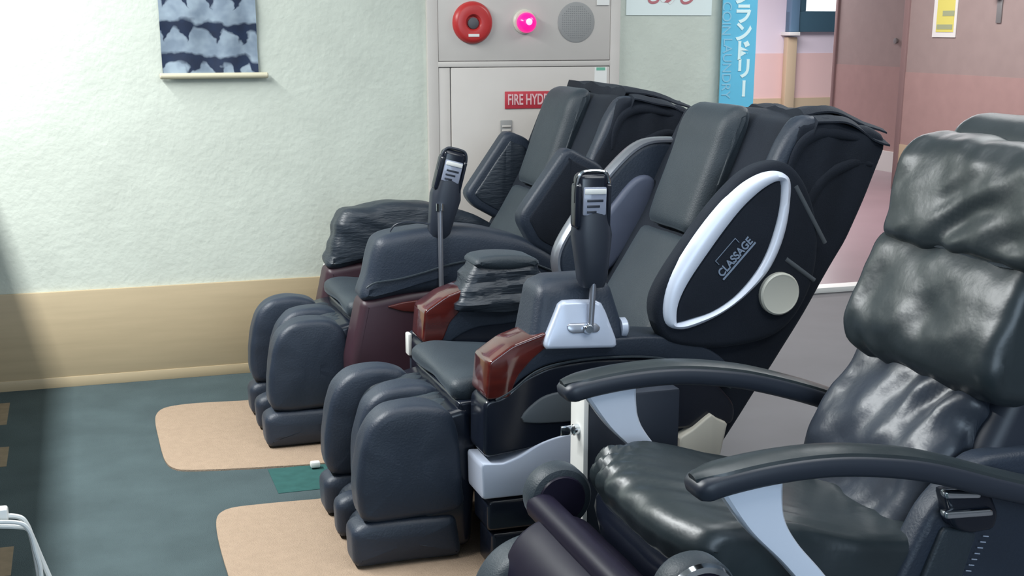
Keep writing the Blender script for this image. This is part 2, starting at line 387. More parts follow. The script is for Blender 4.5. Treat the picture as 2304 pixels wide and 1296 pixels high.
# ================================================================== WALL THINGS
# hanging cloth scroll
sc0 = unproj(358, 0, Y=WY - 0.03); 
t = T('wall_scroll', 'blue and white cloth scroll hanging from the wall with a bamboo rod', 'wall hanging', (0.53, WY - 0.03, 1.21))
xl, xr_, zt, zbm = unproj(366, 160, Y=WY - 0.02).x, unproj(582, 158, Y=WY - 0.02).x, 1.85, unproj(470, 168, Y=WY - 0.02).z
NX, NZ = 60, 90
bm = bmesh.new(); G = []
for j in range(NZ + 1):
    row = []
    for i in range(NX + 1):
        x = xl + (xr_ - xl) * i / NX; z = zbm + (zt - zbm) * j / NZ
        y = WY - 0.016 + 0.004 * math.sin(x * 40) * (1 - 0.3 * j / NZ) + 0.003 * math.sin(z * 25)
        row.append(bm.verts.new((x, y, z)))
    G.append(row)
for j in range(NZ):
    for i in range(NX): bm.faces.new((G[j][i], G[j][i + 1], G[j + 1][i + 1], G[j + 1][i]))
# dyed cloth: procedural wave pattern
m = bpy.data.materials.new('indigo_wave_cloth'); m.use_nodes = True; nt = m.node_tree; bs = nt.nodes['Principled BSDF']; bs.inputs['Roughness'].default_value = 0.7
def N(tp, **k):
    n = nt.nodes.new(tp)
    for a_, v in k.items(): setattr(n, a_, v)
    return n
tc = N('ShaderNodeTexCoord'); sx = N('ShaderNodeSeparateXYZ'); nt.links.new(tc.outputs['Object'], sx.inputs[0])
def math_(op, a, b=None, c=None):
    n = N('ShaderNodeMath', operation=op)
    for i, v in enumerate((a, b, c)):
        if v is None: continue
        if isinstance(v, (int, float)): n.inputs[i].default_value = v
        else: nt.links.new(v, n.inputs[i])
    return n.outputs[0]
x_, z_ = sx.outputs[0], sx.outputs[2]
ns = N('ShaderNodeTexNoise'); ns.inputs['Scale'].default_value = 11; ns.inputs['Detail'].default_value = 3; nt.links.new(tc.outputs['Object'], ns.inputs['Vector'])
nsf = math_('SUBTRACT', ns.outputs['Fac'], 0.5)
# rows every 0.125 m; each has scalloped dark top and pale wave body
zr = math_('ADD', math_('ADD', z_, 0.012), math_('MULTIPLY', nsf, 0.075))
zr = math_('ADD', zr, math_('MULTIPLY', math_('SINE', math_('MULTIPLY', x_, 9.0)), 0.008))
fr = math_('FRACT', math_('DIVIDE', zr, 0.128))
sc = math_('ABSOLUTE', math_('SINE', math_('ADD', math_('MULTIPLY', x_, 33.0), math_('MULTIPLY', nsf, 5.0))))
thr = math_('ADD', math_('MULTIPLY', sc, 0.30), 0.12)
pale = math_('MULTIPLY', math_('LESS_THAN', fr, 2.0), math_('SMOOTH_MIN', 1.0, 1.0, 0.01))
d_ = math_('SUBTRACT', fr, math_('SUBTRACT', 0.92, math_('MULTIPLY', math_('SUBTRACT', 1.0, sc), 0.30)))
lowd = math_('SUBTRACT', 0.0, math_('SUBTRACT', fr, 0.36))
mx = math_('MAXIMUM', math_('SUBTRACT', math_('ADD', math_('ADD', 0.10, math_('MULTIPLY', nsf, 0.7)), math_('MULTIPLY', sc, 0.42)), fr), -1.0)
rmp = N('ShaderNodeMapRange'); nt.links.new(mx, rmp.inputs[0]); rmp.inputs[1].default_value = -0.05; rmp.inputs[2].default_value = 0.05
# fr small (bottom of a band) = pale scallop heads reaching up, then dark, then pale body near the top
body = N('ShaderNodeMapRange'); nt.links.new(math_('ADD', fr, math_('MULTIPLY', nsf, 0.12)), body.inputs[0]); body.inputs[1].default_value = 0.66; body.inputs[2].default_value = 0.76
f1 = math_('MAXIMUM', rmp.outputs[0], body.outputs[0])
rc = N('ShaderNodeValToRGB'); nt.links.new(f1, rc.inputs[0])
rc.color_ramp.elements[0].color = (0.003, 0.014, 0.045, 1); rc.color_ramp.elements[1].color = (0.25, 0.31, 0.37, 1)
n3 = N('ShaderNodeTexNoise'); n3.inputs['Scale'].default_value = 16; nt.links.new(tc.outputs['Object'], n3.inputs['Vector'])
mxn = N('ShaderNodeMix', data_type='RGBA', blend_type='MULTIPLY'); mxn.inputs[0].default_value = 0.7
r2 = N('ShaderNodeValToRGB'); nt.links.new(n3.outputs['Fac'], r2.inputs[0]); r2.color_ramp.elements[0].position = 0.35; r2.color_ramp.elements[1].position = 0.65
r2.color_ramp.elements[0].color = (0.55, 0.6, 0.68, 1); r2.color_ramp.elements[1].color = (1.25, 1.25, 1.25, 1)
nt.links.new(rc.outputs[0], mxn.inputs[6]); nt.links.new(r2.outputs[0], mxn.inputs[7]); nt.links.new(mxn.outputs[2], bs.inputs['Base Color'])
fin('printed_cloth', bm, m, t)
r0, r1 = unproj(360, 173, Y=WY - 0.03), unproj(604, 168, Y=WY - 0.03)
zz = (r0.z + r1.z) / 2
fin('scroll_rod', lathe([(0.008, r0.x), (0.0115, r0.x + 0.004), (0.0115, r1.x - 0.004), (0.008, r1.x)], (0, WY - 0.022, zz), 'X', 14), 'bamboo', t)
fin('hanging_rod', lathe([(0.011, xl - 0.03), (0.011, xr_ + 0.03)], (0, WY - 0.020, zt), 'X', 14), 'bamboo', t)

# fire hydrant cabinet
t = T('fire_hydrant_cabinet', 'beige steel fire hydrant cabinet set in the wall', 'cabinet', ((CABX0 + CABX1) / 2, WY - 0.02, 0.0))
yf = WY - 0.02
fin('cabinet_body', box(CABX0 + 0.006, CABX1 - 0.006, yf + 0.006, WY + 0.02, 0.03, 1.74, 0.004), 'cab_dark', t)
cf = bmesh.new()
fw = 0.045
zmA = unproj(1180, 136, Y=yf).z; zmB = unproj(1180, 151, Y=yf).z
for q in [(CABX0, CABX0 + fw, 0.02, 1.75), (CABX1 - fw, CABX1, 0.02, 1.75), (CABX0, CABX1, 1.70, 1.75), (CABX0 + fw - 0.003, CABX1 - fw + 0.003, zmB + 0.0025, zmA - 0.0025), (CABX0, CABX1, 0.02, 0.06)]:
    box(q[0], q[1], yf - 0.004, WY + 0.01, q[2], q[3], 0.002, bm=cf)
fin('cabinet_frame', cf, 'cab', t)
dl = fin('upper_panel', box(CABX0 + fw + 0.001, CABX1 - fw - 0.001, yf - 0.002, yf + 0.015, zmA, 1.70, 0.002), 'cab', t)
seam = unproj(1016, 300, Y=yf).x
fin('hinge_panel', box(CABX0 + fw + 0.001, seam - 0.004, yf - 0.001, yf + 0.015, 0.06, zmB, 0.002), 'cab', t)
dr = fin('door', box(seam, CABX1 - fw - 0.001, yf - 0.005, yf + 0.015, 0.06, zmB, 0.004), 'cab', t)
# recessed pull handle
hp = unproj(1138, 285, Y=yf)
fin('handle', box(hp.x - 0.026, hp.x + 0.026, yf - 0.010, yf - 0.004, hp.z - 0.045, hp.z + 0.028, 0.003), 'mesh', t, parent=dr)
bm = bmesh.new()
for k in range(3): box(hp.x - 0.02, hp.x + 0.02, yf - 0.014, yf - 0.009, hp.z - 0.036 + k * 0.017, hp.z - 0.028 + k * 0.017, 0.002, bm=bm)
fin('handle_bar', bm, 'cab', t, parent=dr)
s_ = [unproj(1135, 206, Y=yf), unproj(1277, 200, Y=yf), unproj(1277, 242, Y=yf), unproj(1138, 249, Y=yf)]
sg = fin('sign_plate', box(s_[0].x, s_[1].x, yf - 0.009, yf - 0.004, s_[2].z, s_[0].z + 0.0, 0.001), 'sign_red', t, parent=dr, label='red plate lettered FIRE HYDRANT')
tb = text_bm('FIRE HYDRANT', 0.062, 0.0008, 0.62, 0.0012)
fin('lettering', place(tb, Matrix.Translation(((s_[0].x + s_[1].x) / 2, yf - 0.0102, (s_[0].z + s_[2].z) / 2)) @ UP_Y), 'sign_txt', t, parent=dr, smooth=0)
# stickers
p = unproj(1350, 173, Y=yf); st = fin('sticker', box(p.x - 0.028, p.x + 0.028, yf - 0.007, yf - 0.004, p.z - 0.04, p.z + 0.04), 'white', t, label='small white sticker with green ends')
M['green'] = mat('green_print', (0.15, 0.45, 0.32), 0.6)
for q0, q1 in ((0.028, 0.04), (-0.04, -0.032)): fin('sticker_band', box(p.x - 0.02, p.x + 0.02, yf - 0.008, yf - 0.0065, p.z + q0, p.z + q1), 'green', t, parent=st)
p = unproj(1356, 4, Y=yf); fin('sticker', box(p.x - 0.028, p.x + 0.028, yf - 0.007, yf - 0.001, p.z - 0.014, p.z + 0.05), 'white', t)
# call button: red dished disc with black centre
p = unproj(1062, 51, Y=yf)
cb = fin('call_button_rim', lathe([(0.085, 0.0), (0.085, -0.010), (0.078, -0.024), (0.066, -0.030), (0.034, -0.026), (0.026, -0.016), (0.024, -0.012)], (p.x, yf, p.z), 'Y', 40), 'red', t, label='round red call button surround')
fin('push_button', lathe([(0.023, -0.010), (0.023, -0.020), (0.016, -0.024), (0.002, -0.0245)], (p.x, yf, p.z - 0.002), 'Y', 24), M['cab_dark'], t, parent=cb)
fin('lettering_strip', box(p.x - 0.024, p.x + 0.022, yf - 0.0315, yf - 0.028, p.z - 0.056, p.z - 0.045), 'white', t, parent=cb)
# indicator lamp
p = unproj(1181, 51, Y=yf)
lr = fin('lamp_collar', lathe([(0.050, 0.0), (0.050, -0.010), (0.043, -0.016), (0.036, -0.016)], (p.x - 0.004, yf, p.z + 0.004), 'Y', 32), 'cream', t)
fin('lamp_dome', lathe([(0.041, -0.010), (0.041, -0.030), (0.036, -0.045), (0.022, -0.056), (0.004, -0.059)], (p.x, yf, p.z), 'Y', 32), 'lamp', t, parent=lr, label='glowing magenta lamp dome')
fin('lamp_bulb', lathe([(0.014, -0.057), (0.012, -0.0598), (0.007, -0.0612), (0.002, -0.0615)], (p.x, yf, p.z + 0.003), 'Y', 20), 'lamp_core', t, parent=lr)
# sounder mesh disc
p = unproj(1296, 50, Y=yf)
sp = fin('sounder_grille', lathe([(0.083, 0), (0.083, -0.004), (0.078, -0.006), (0.002, -0.006)], (p.x, yf, p.z), 'Y', 40), 'mesh', t)
bm = bmesh.new()
for i in range(-8, 9):
    for j in range(-8, 9):
        if (i * i + j * j) < 60: lathe([(0.0022, -0.0062), (0.0022, -0.0068)], (p.x + i * 0.009, yf, p.z + j * 0.009), 'Y', 5, bm)
o = fin('grille_holes', bm, 'grey_metal', t, parent=sp, smooth=0); o['kind'] = 'stuff'

# white paper sign, red hiragana
p0, p1, p2 = unproj(1408, 34, Y=WY), unproj(1600, 32, Y=WY), unproj(1500, 0, Y=WY)
t = T('paper_sign', 'white paper sign with red Japanese lettering, top of the wall beside the cabinet', 'sign', ((p0.x + p1.x) / 2, WY, p0.z))
fin('paper', box(p0.x, p1.x, WY - 0.004, WY, p0.z, p0.z + 0.30), 'paper', t, smooth=0)
bm = None
cx_, zc = unproj(1504, 10, Y=WY).x, unproj(1504, -9, Y=WY).z
for k, ch in enumerate('もみじ'):
    q = place(text_bm(ch, 0.092, 0.0006, 1.0, 0.0016), Matrix.Translation((cx_ + (k - 1) * 0.080, WY - 0.005, zc)) @ UP_Y)
    if bm is None: bm = q
    else: bm = place(q, Matrix.Identity(4), bm)
fin('lettering', bm, 'red_txt', t, smooth=0)

# blue vertical banner at the end of the wall
BY = WY - 0.03
t = T('laundry_banner', 'tall blue banner with white vertical Japanese lettering at the wall end', 'sign', (unproj(1657, 243, Y=BY).x, BY, unproj(1657, 243, Y=BY).z))
bl = unproj(1617, 243, Y=BY); br = unproj(1693, 243, Y=BY); 
fin('banner_cloth', box(bl.x, br.x, BY - 0.004, BY + 0.004, bl.z, 2.25, 0.001), 'blue', t, smooth=0)
tx = unproj(1672, 100, Y=BY).x
bm = bmesh.new()
for ch, yc_ in zip('ランドリー', (31, 71, 113, 154, 199)):
    pz = unproj(1672, yc_, Y=BY)
    q = text_bm(ch, 0.092 if ch != 'ー' else 0.085, 0.0008, 0.95, 0.0032)
    mt = Matrix.Translation((pz.x, BY - 0.0055, pz.z)) @ UP_Y
    if ch == 'ー': mt = mt @ Matrix.Rotation(math.pi / 2, 4, 'Z')
    # centre glyph on its bounds
    xs = [v.co.x for v in q.verts]; ys = [v.co.y for v in q.verts]
    if xs: bmesh.ops.translate(q, verts=q.verts, vec=(-(min(xs) + max(xs)) / 2, -(min(ys) + max(ys)) / 2, 0))
    place(q, mt, bm)
pz = unproj(1672, -12, Y=BY)
for k, ch in enumerate('ンイコ'):
    q = text_bm(ch, 0.092, 0.0008, 0.95, 0.0032)
    xs = [v.co.x for v in q.verts]; ys = [v.co.y for v in q.verts]
    if xs: bmesh.ops.translate(q, verts=q.verts, vec=(-(min(xs) + max(xs)) / 2, -(min(ys) + max(ys)) / 2, 0))
    place(q, Matrix.Translation((pz.x, BY - 0.0055, pz.z + k * 0.085)) @ UP_Y, bm)
fin('white_lettering', bm, 'white_txt', t, smooth=0)
for wd_t, yp in (('COIN', 42), ('LAUNDRY', 154)):
    q = text_bm(wd_t, 0.062, 0.0005, 0.92)
    pz = unproj(1633, yp, Y=BY)
    fin('lettering', place(q, Matrix.Translation((pz.x, BY - 0.0055, pz.z)) @ UP_Y @ Matrix.Rotation(-math.pi / 2, 4, 'Z')), 'blue_txt', t, smooth=0)

# ================================================================== RECLINERS (far and middle)
def arm_disp(seed, amt=0.004): return lambda c: amt * nz(c, 6, seed) 
def legrest(t, yc, dx, seed):
    P = lambda pts: [(x + dx, z) for x, z in pts]
    prof = cr(P([(0.612, 0.15), (0.610, 0.25), (0.634, 0.36), (0.675, 0.414), (0.735, 0.434), (0.815, 0.430), (0.868, 0.395), (0.888, 0.32), (0.893, 0.21), (0.885, 0.135), (0.75, 0.122), (0.645, 0.122)]), 6)
    prof = resample(prof, ds=0.012)
    for k, (a, b) in enumerate([(-0.26, -0.150), (-0.052, 0.052), (0.150, 0.26)]):
        dz = lambda c, s=seed + k: 0.003 * nz(c, 9, s) + 0.002 * nz(c, 22, s)
        pr = [(x + (0.010, 0.046, 0.0)[k], z - (0, 0.004, 0)[k]) for x, z in prof]
        fin('calf_fin', pil(pr, yc + a, yc + b, 0.024, 5, 4, bulge=0.006, disp=dz), 'leather', t)
    # padded wells between fins and the web flowing back to the seat
    for a, b in ((-0.165, -0.040), (0.040, 0.165)):
        pr = resample(cr(P([(0.735, 0.125), (0.700, 0.24), (0.705, 0.33), (0.745, 0.385), (0.83, 0.405), (0.905, 0.40), (0.925, 0.30), (0.90, 0.13)]), 6), ds=0.015)
        wr_ = lambda c, s=seed: 0.006 * math.sin(c.y * 170 + 3 * nz(c, 8, s)) * max(0, min(1, (c.z - 0.25) * 6)) + 0.004 * nz(c, 16, s)
        fin('calf_well', pil(pr, yc + a, yc + b, 0.01, 2, 8, disp=wr_), 'leather_up', t)
    # side skins behind the fins
    pr = rp(P([(0.80, 0.02), (0.78, 0.30), (0.84, 0.40), (0.93, 0.42), (0.95, 0.30), (0.93, 0.02)]), 0.03)
    fin('legrest_frame', pil(pr, yc - 0.245, yc + 0.245, 0.02), 'gloss', t)
    # foot box: three walls, sole and heel
    fb = resample(rp(P([(0.602, 0.0), (0.598, 0.104), (0.640, 0.124), (0.885, 0.120), (0.900, 0.0)]), 0.022, 5), ds=0.012)
    for a, b in ((-0.262, -0.150), (-0.040, 0.040), (0.150, 0.262)):
        fin('foot_wall', pil(fb, yc + a, yc + b, 0.024, 4, 3, bulge=0.005, disp=arm_disp(seed, 0.003)), 'leather', t)
    so = rp(P([(0.625, 0.0), (0.620, 0.030), (0.78, 0.045), (0.82, 0.10), (0.89, 0.10), (0.89, 0.0)]), 0.012)
    fin('foot_sole', pil(so, yc - 0.2, yc + 0.2, 0.005), 'wrinkle', t)
    # gathered boots inside the wells
    for s in (-0.095, 0.095):
        pr = resample(cr(P([(0.635, 0.03), (0.630, 0.07), (0.66, 0.105), (0.72, 0.112), (0.76, 0.08), (0.76, 0.03)]), 5), ds=0.012)
        fin('foot_boot', pil(pr, yc + s - 0.05, yc + s + 0.05, 0.03, 3, 4, disp=lambda c: 0.006 * nz(c, 30, 5)), 'wrinkle', t)

def seat(t, yc, dx):
    P = lambda pts: [(x + dx, z) for x, z in pts]
    pr = resample(cr(P([(0.885, 0.440), (0.890, 0.475), (0.94, 0.490), (1.02, 0.484), (1.2, 0.465), (1.45, 0.46), (1.50, 0.42), (1.45, 0.38), (1.1, 0.385), (0.98, 0.40), (0.91, 0.42)]), 6), ds=0.015)
    fin('seat_cushion', pil(pr, yc - 0.225, yc + 0.245, 0.03, 4, 10, disp=lambda c: -0.012 * math.exp(-((c.y - yc) / 0.12) ** 2) + 0.003 * nz(c, 10, 2)), 'leather_up', t)
    pr = rp(P([(0.905, 0.38), (0.895, 0.43), (0.98, 0.43), (1.5, 0.40), (1.5, 0.25), (0.97, 0.25)]), 0.015)
    sk = fin('seat_skirt', pil(pr, yc - 0.24, yc + 0.24, 0.01, ny=12, disp=lambda c: 0.004 * nz(c, 26, 8)), 'gloss', t)
    return sk

def backrest(t, yc, dx, seed, y_hood=0.365, fx=0.0, fz=0.0):
    P = lambda pts: [(x + dx, z) for x, z in pts]
    # lumbar / back pad
    pr = resample(rp(P([(1.36, 0.40), (1.425, 0.50), (1.52, 0.62), (1.645, 0.79), (1.725, 0.93), (1.77, 1.05), (1.79, 1.10), (1.81, 1.125), (1.84, 1.12), (1.80, 0.95), (1.62, 0.60), (1.50, 0.40)]), 0.04, 4), ds=0.014)
    fin('back_pad', pil(pr, yc - 0.300, yc + 0.275, 0.045, 5, 14, disp=lambda c: 0.012 * (1 if c.z > 0.8 else 0.3) * (math.exp(-((abs(c.y - yc) - 0.235) / 0.045) ** 2) - 0.5) + 0.003 * nz(c, 9, seed)), 'leather_up', t)
    # separate lower back cover with seam step
    pr = resample(rp(P([(1.395, 0.44), (1.47, 0.60), (1.602, 0.815), (1.645, 0.800), (1.57, 0.60), (1.45, 0.42)]), 0.018, 4), ds=0.014)
    fin('lumbar_pad', pil(pr, yc - 0.20, yc + 0.20, 0.022, 4, 8, disp=lambda c: 0.004 * nz(c, 8, seed + 3)), 'leather_up', t)
    # head pillow
    pr = resample(cr(P([(1.612, 0.850), (1.648, 0.95), (1.684, 1.05), (1.710, 1.125), (1.745, 1.166), (1.79, 1.172), (1.80, 1.13), (1.765, 1.0), (1.715, 0.88), (1.675, 0.825), (1.628, 0.820)]), 6), ds=0.012)
    fin('head_pillow', pil(pr, yc - 0.115, yc + 0.190, 0.040, 5, 8, bulge=0.004, disp=lambda c: 0.003 * nz(c, 10, seed + 5)), 'leather_up', t)
    # hood (fabric cover over the back shell)
    prof0 = [(1.805, 1.150), (1.745, 1.02), (1.66, 0.84), (1.53, 0.60), (1.44, 0.42), (1.47, 0.24), (1.60, 0.25), (1.70, 0.40), (1.765, 0.49), (1.87, 0.655), (1.972, 0.825), (2.030, 0.965), (2.074, 1.075), (2.070, 1.112), (1.95, 1.140), (1.87, 1.160)]
    pr = resample(rp(P(prof0), 0.022, 4), ds=0.016)
    def hd(c):
        v = 0.005 * nz(c, 5, seed + 1)
        v += 0.008 * math.sin((c.x * 0.9 - c.z * 0.45) * 60 + 2 * nz(c, 4, seed)) * max(0, min(1, (c.z - 0.85) * 4)) * 0.6
        return v
    h = fin('hood', pil(pr, yc - y_hood, yc + y_hood, 0.022, 5, 16, disp=hd), 'hood', t)
    for pts in ([(1.775, 0.985), (1.785, 1.045), (1.815, 1.095), (1.87, 1.118), (1.95, 1.108), (2.045, 1.085)], [(1.80, 0.80), (1.835, 0.92), (1.89, 1.00), (1.97, 1.035), (2.03, 1.03)]):
        for s_y in (-1, 1):
            fin('hood_fold', tube([(x + dx, yc + s_y * y_hood, z) for x, z in cr(pts, 5, False)], lambda u: 0.016 * math.sin(math.pi * (0.08 + 0.84 * u)), 10, rz=lambda u: 0.007 * math.sin(math.pi * (0.08 + 0.84 * u))), 'hood', t, parent=h)
    # hood front cheeks either side of the head
    for s in (-1, 1):
        y0, y1 = (yc - y_hood + 0.005, yc - 0.285) if s < 0 else (yc + 0.285, yc + y_hood - 0.005)
        pr = resample(cr(P([(1.60, 0.78), (1.68, 0.95), (1.745, 1.10), (1.79, 1.155), (1.85, 1.155), (1.86, 1.10), (1.78, 0.90), (1.68, 0.75)]), 5), ds=0.014)
        pr = [(x + (0.02 if s < 0 else 0.085), z - (0.0 if s < 0 else 0.04)) for x, z in pr]
        fin('hood_cheek', pil(pr, y0, y1, 0.025, 4, 4, disp=lambda c: 0.005 * nz(c, 12, seed + s)), 'leather', t)
    # loose flaps of the cover on top, pulled back
    bm = bmesh.new(); R_ = []
    for lay, (zo, xo, xe, w0, w1) in enumerate([(0.0, 1.81, 2.075, -y_hood - 0.008, y_hood), (0.020, 1.80, 2.10, -y_hood + 0.05, y_hood + 0.005)]):
        R_ = []
        nU, nV = 22, 26
        for i in range(nU + 1):
            row = []
            for j in range(nV + 1):
                u = i / nU; v = j / nV; y = yc + w0 + (w1 - w0) * v
                jag = 0.018 * noise.noise(Vector((v * 9, lay * 5.1 + seed, 0)))
                x0_ = xo + 0.03 + fx * v
                x = x0_ + (xe - x0_ + jag) * u
                z = 1.160 + fz * v + 0.012 * math.sin(math.pi * min(1, u * 1.3)) - 0.058 * u ** 1.3 + zo + 0.016 * noise.noise(Vector((x * 9, y * 9, seed + lay))) + 0.005 * noise.noise(Vector((x * 8, y * 34, seed + lay))) - (0.012 if (j == 0) else 0)
                if i == 0: z -= 0.03
                row.append((x + dx, y, z))
            R_.append(row)
        V = [[bm.verts.new(p) for p in row] for row in R_]
        V2 = [[bm.verts.new((p[0], p[1], p[2] - 0.005)) for p in row] for row in R_]
        for i in range(nU):
            for j in range(nV):
                bm.faces.new((V[i][j], V[i + 1][j], V[i + 1][j + 1], V[i][j + 1])); bm.faces.new((V2[i][j], V2[i][j + 1], V2[i + 1][j + 1], V2[i + 1][j]))
        for i in range(nU):
            bm.faces.new((V[i][0], V2[i][0], V2[i + 1][0], V[i + 1][0])); bm.faces.new((V[i][nV], V[i + 1][nV], V2[i + 1][nV], V2[i][nV]))
        for j in range(nV):
            bm.faces.new((V[0][j], V[0][j + 1], V2[0][j + 1], V2[0][j])); bm.faces.new((V[nU][j], V2[nU][j], V2[nU][j + 1], V[nU][j + 1]))
    fin('hood_flap', bm, 'hood', t, parent=h)
    return h

def remote(t, base, top, head, tilt, wide, chrome_rim):
    """rod from base to top, holder neck and framed handset; head = centre, tilt about Y"""
    y = base[1]
    fin('remote_rod', tube([base, top], 0.0085, 12), 'steel', t)
    fin('rod_collar', tube([Vector(top) - Vector((0, 0, 0.012)), Vector(top) + Vector((0, 0, 0.012))], 0.013, 12), 'chrome', t)
    R = Matrix.Translation(head) @ Matrix.Rotation(tilt, 4, 'Y')
    w = wide / 2
    # neck: tapered holder cup
    bm = bmesh.new(); rings = []
    for z, a, d in ((-0.235, 0.030, 0.025), (-0.215, 0.038, 0.034), (-0.16, 0.044, 0.038), (-0.10, 0.052, 0.04), (-0.045, w * 0.98, 0.034), (0.0, w * 0.92, 0.026)):
        rings.append([bm.verts.new((math.copysign(abs(math.cos(q)) ** 0.7, math.cos(q)) * a + 0.012 * (z / -0.235), math.copysign(abs(math.sin(q)) ** 0.7, math.sin(q)) * d, z)) for q in [2 * math.pi * k / 24 for k in range(24)]])
    for A, B in zip(rings, rings[1:]):
        for k in range(24): bm.faces.new((A[k], A[(k + 1) % 24], B[(k + 1) % 24], B[k]))
    bm.faces.new(rings[0]); bm.faces.new(list(reversed(rings[-1])))
    fin('remote_holder', place(bm, R), 'soft_black', t)
    b = box(-w, w, -0.024, 0.024, -0.075, 0.055, 0.018, 4)
    rm = fin('remote_body', place(b, R), 'gloss', t)
    sc_ = box(-w * 0.72, w * 0.72, -0.0335, -0.022, -0.050, 0.020, 0.004, 2)
    fin('remote_screen', place(sc_, R), 'screen', t, parent=rm)
    hb = box(-w * 0.66, w * 0.66, -0.0365, -0.032, 0.003, 0.016, 0.002, 2)
    fin('screen_strip', place(hb, R), 'white', t, parent=rm)
    bt = bmesh.new()
    for k in range(3): box(-w * 0.5, w * (0.5 - 0.2 * k), -0.0350, -0.0325, -0.016 - k * 0.014, -0.010 - k * 0.014, 0.001, bm=bt)
    fin('screen_lines', place(bt, R), 'soft_black', t, parent=rm)
    pth = [(-w - 0.001, -0.012, -0.02), (-w - 0.001, -0.014, 0.02), (-w * 0.86, -0.016, 0.048), (-w * 0.5, -0.016, 0.058), (w * 0.5, -0.016, 0.058), (w * 0.86, -0.016, 0.048), (w + 0.001, -0.014, 0.02), (w + 0.001, -0.012, -0.02)]
    fin('remote_rim', place(tube(cr(pth, 5, False), 0.0045, 8), R), 'chrome' if chrome_rim else 'soft_black', t, parent=rm)
    for a0, a1 in ((-w - 0.004, -w * 0.76), (w * 0.76, w + 0.004)):
        fin('remote_cheek', place(box(a0, a1, -0.030, 0.02, -0.085, 0.03, 0.010, 3), R), 'gloss', t, parent=rm)

def coin_box(y, x0, x1, z0, z1, label, key=True):
    hw = 0.045 if key else 0.020
    t = T('coin_box', label, 'coin box', ((x0 + x1) / 2, y, 0))
    b = fin('box_body', box(x0 + 0.012, x1, y - hw, y + hw, 0.0, z1, 0.008), 'soft_black', t)
    fin('front_plate', box(x0, x0 + 0.014, y - hw, y + hw, z0, z1 - 0.004, 0.005), 'white', t)
    if key:
        lk = fin('lock', lathe([(0.014, 0.006), (0.014, -0.012), (0.010, -0.016), (0.002, -0.016)], (x0, y - 0.01, z1 - 0.09), 'X', 16), 'chrome', t)
        fin('key', box(x0 - 0.045, x0 - 0.014, y - 0.014, y - 0.006, z1 - 0.102, z1 - 0.078, 0.003), 'chrome', t, parent=lk)
    return t

# ---------------- middle recliner
yc = 3.44; yn = 3.055; yfar = 3.83
t = T('massage_recliner', 'middle black massage recliner with a silver teardrop ring on its side and mahogany arm ends', 'massage chair', (1.25, yc, 0), 'black massage recliners in a row')
legrest(t, yc, 0.0, 1.0)
seat(t, yc, 0.0)
backrest(t, yc, 0.0, 2.0, fx=0.10, fz=-0.035)
def side(yA, yB, near):
    yo = yA if near else yB                          # outer face
    sg = -1 if near else 1
    # lower base, stepped
    b0 = rp([(0.945, 0.0), (0.945, 0.105), (1.62, 0.105), (1.58, 0.0)], 0.012)
    fin('base_skirt', pil(b0, yA + 0.004, yB - 0.004, 0.012), 'gloss', t)
    b1 = rp([(0.932, 0.112), (0.932, 0.198), (1.64, 0.198), (1.62, 0.112)], 0.018)
    fin('base_skirt', pil(b1, yA, yB, 0.010), 'gloss', t)
    # silver wave trim
    tr = [(0.918, 0.205), (0.916, 0.305, 0.008)] + [(x, z, 0.004) for x, z in cr([(0.975, 0.300), (1.02, 0.315), (1.08, 0.345), (1.16, 0.362), (1.26, 0.362), (1.34, 0.350)], 4, False)] + [(1.36, 0.30), (1.36, 0.205)]
    tr = resample(rp(tr, 0.008, 2), ds=0.008)
    tm = fin('silver_trim', pil(tr, yA - 0.004, yB + 0.004, 0.006, 3), 'silver', t, label='silver painted wave shaped trim')
    # glossy upper side panel
    up = [(0.922, 0.315), (0.925, 0.470), (0.975, 0.475), (1.03, 0.520), (1.10, 0.548), (1.22, 0.557), (1.40, 0.545), (1.55, 0.50), (1.64, 0.40), (1.64, 0.34), (1.2, 0.345)]
    fin('side_panel', pil(resample(rp(up, 0.025, 4), ds=0.01), yA, yB, 0.010, 4), 'gloss', t)
    ins = resample(cr([(1.03, 0.405), (1.06, 0.455), (1.13, 0.478), (1.30, 0.475), (1.42, 0.44), (1.38, 0.405), (1.2, 0.395)], 5), ds=0.015)
    ya, yb = (yo - 0.006, yo + 0.02) if near else (yo - 0.02, yo + 0.006)
    fin('panel_reflection', pil(ins, ya, yb, 0.005), 'strap', t)  # lighter patch standing in for a reflection in the glossy panel
    # padded arm top
    dl = 0.0 if near else 0.045
    ap = [(0.952, 0.488), (0.955, 0.545), (1.03, 0.597), (1.15, 0.612), (1.28, 0.610), (1.40, 0.606), (1.50, 0.585), (1.60, 0.525), (1.62, 0.46), (1.50, 0.512), (1.38, 0.548), (1.22, 0.560 - dl), (1.10, 0.552 - dl), (1.03, 0.522 - dl), (0.990, 0.492 - dl)]
    fin('arm_pad', pil(resample(cr(ap, 5), ds=0.009), yA - 0.003, yB + 0.001, 0.008, 4, 4), 'leather', t)
    sp_ = cr([(0.955, 0.476), (1.0, 0.498), (1.06, 0.540), (1.13, 0.558), (1.25, 0.564), (1.40, 0.552), (1.52, 0.512), (1.62, 0.45)], 6, False)
    fin('piping', tube([(x, yo + sg * 0.005, z - 0.004) for x, z in sp_], 0.0032, 6), 'leather_up', t)
    # mahogany arm end
    wd_ = [(0.928, 0.474), (0.938, 0.572, 0.008), (1.00, 0.612, 0.012), (1.090, 0.640, 0.01), (1.100, 0.605), (1.055, 0.572), (1.015, 0.530), (0.992, 0.474)]
    fin('wood_arm_end', pil(resample(rp(wd_, 0.012, 4), ds=0.005), yA - 0.006, yB + 0.002, 0.006, 3), 'wood', t, label='glossy mahogany arm end')
side(yn, yn + 0.125, True)
side(yfar - 0.125, yfar, False)
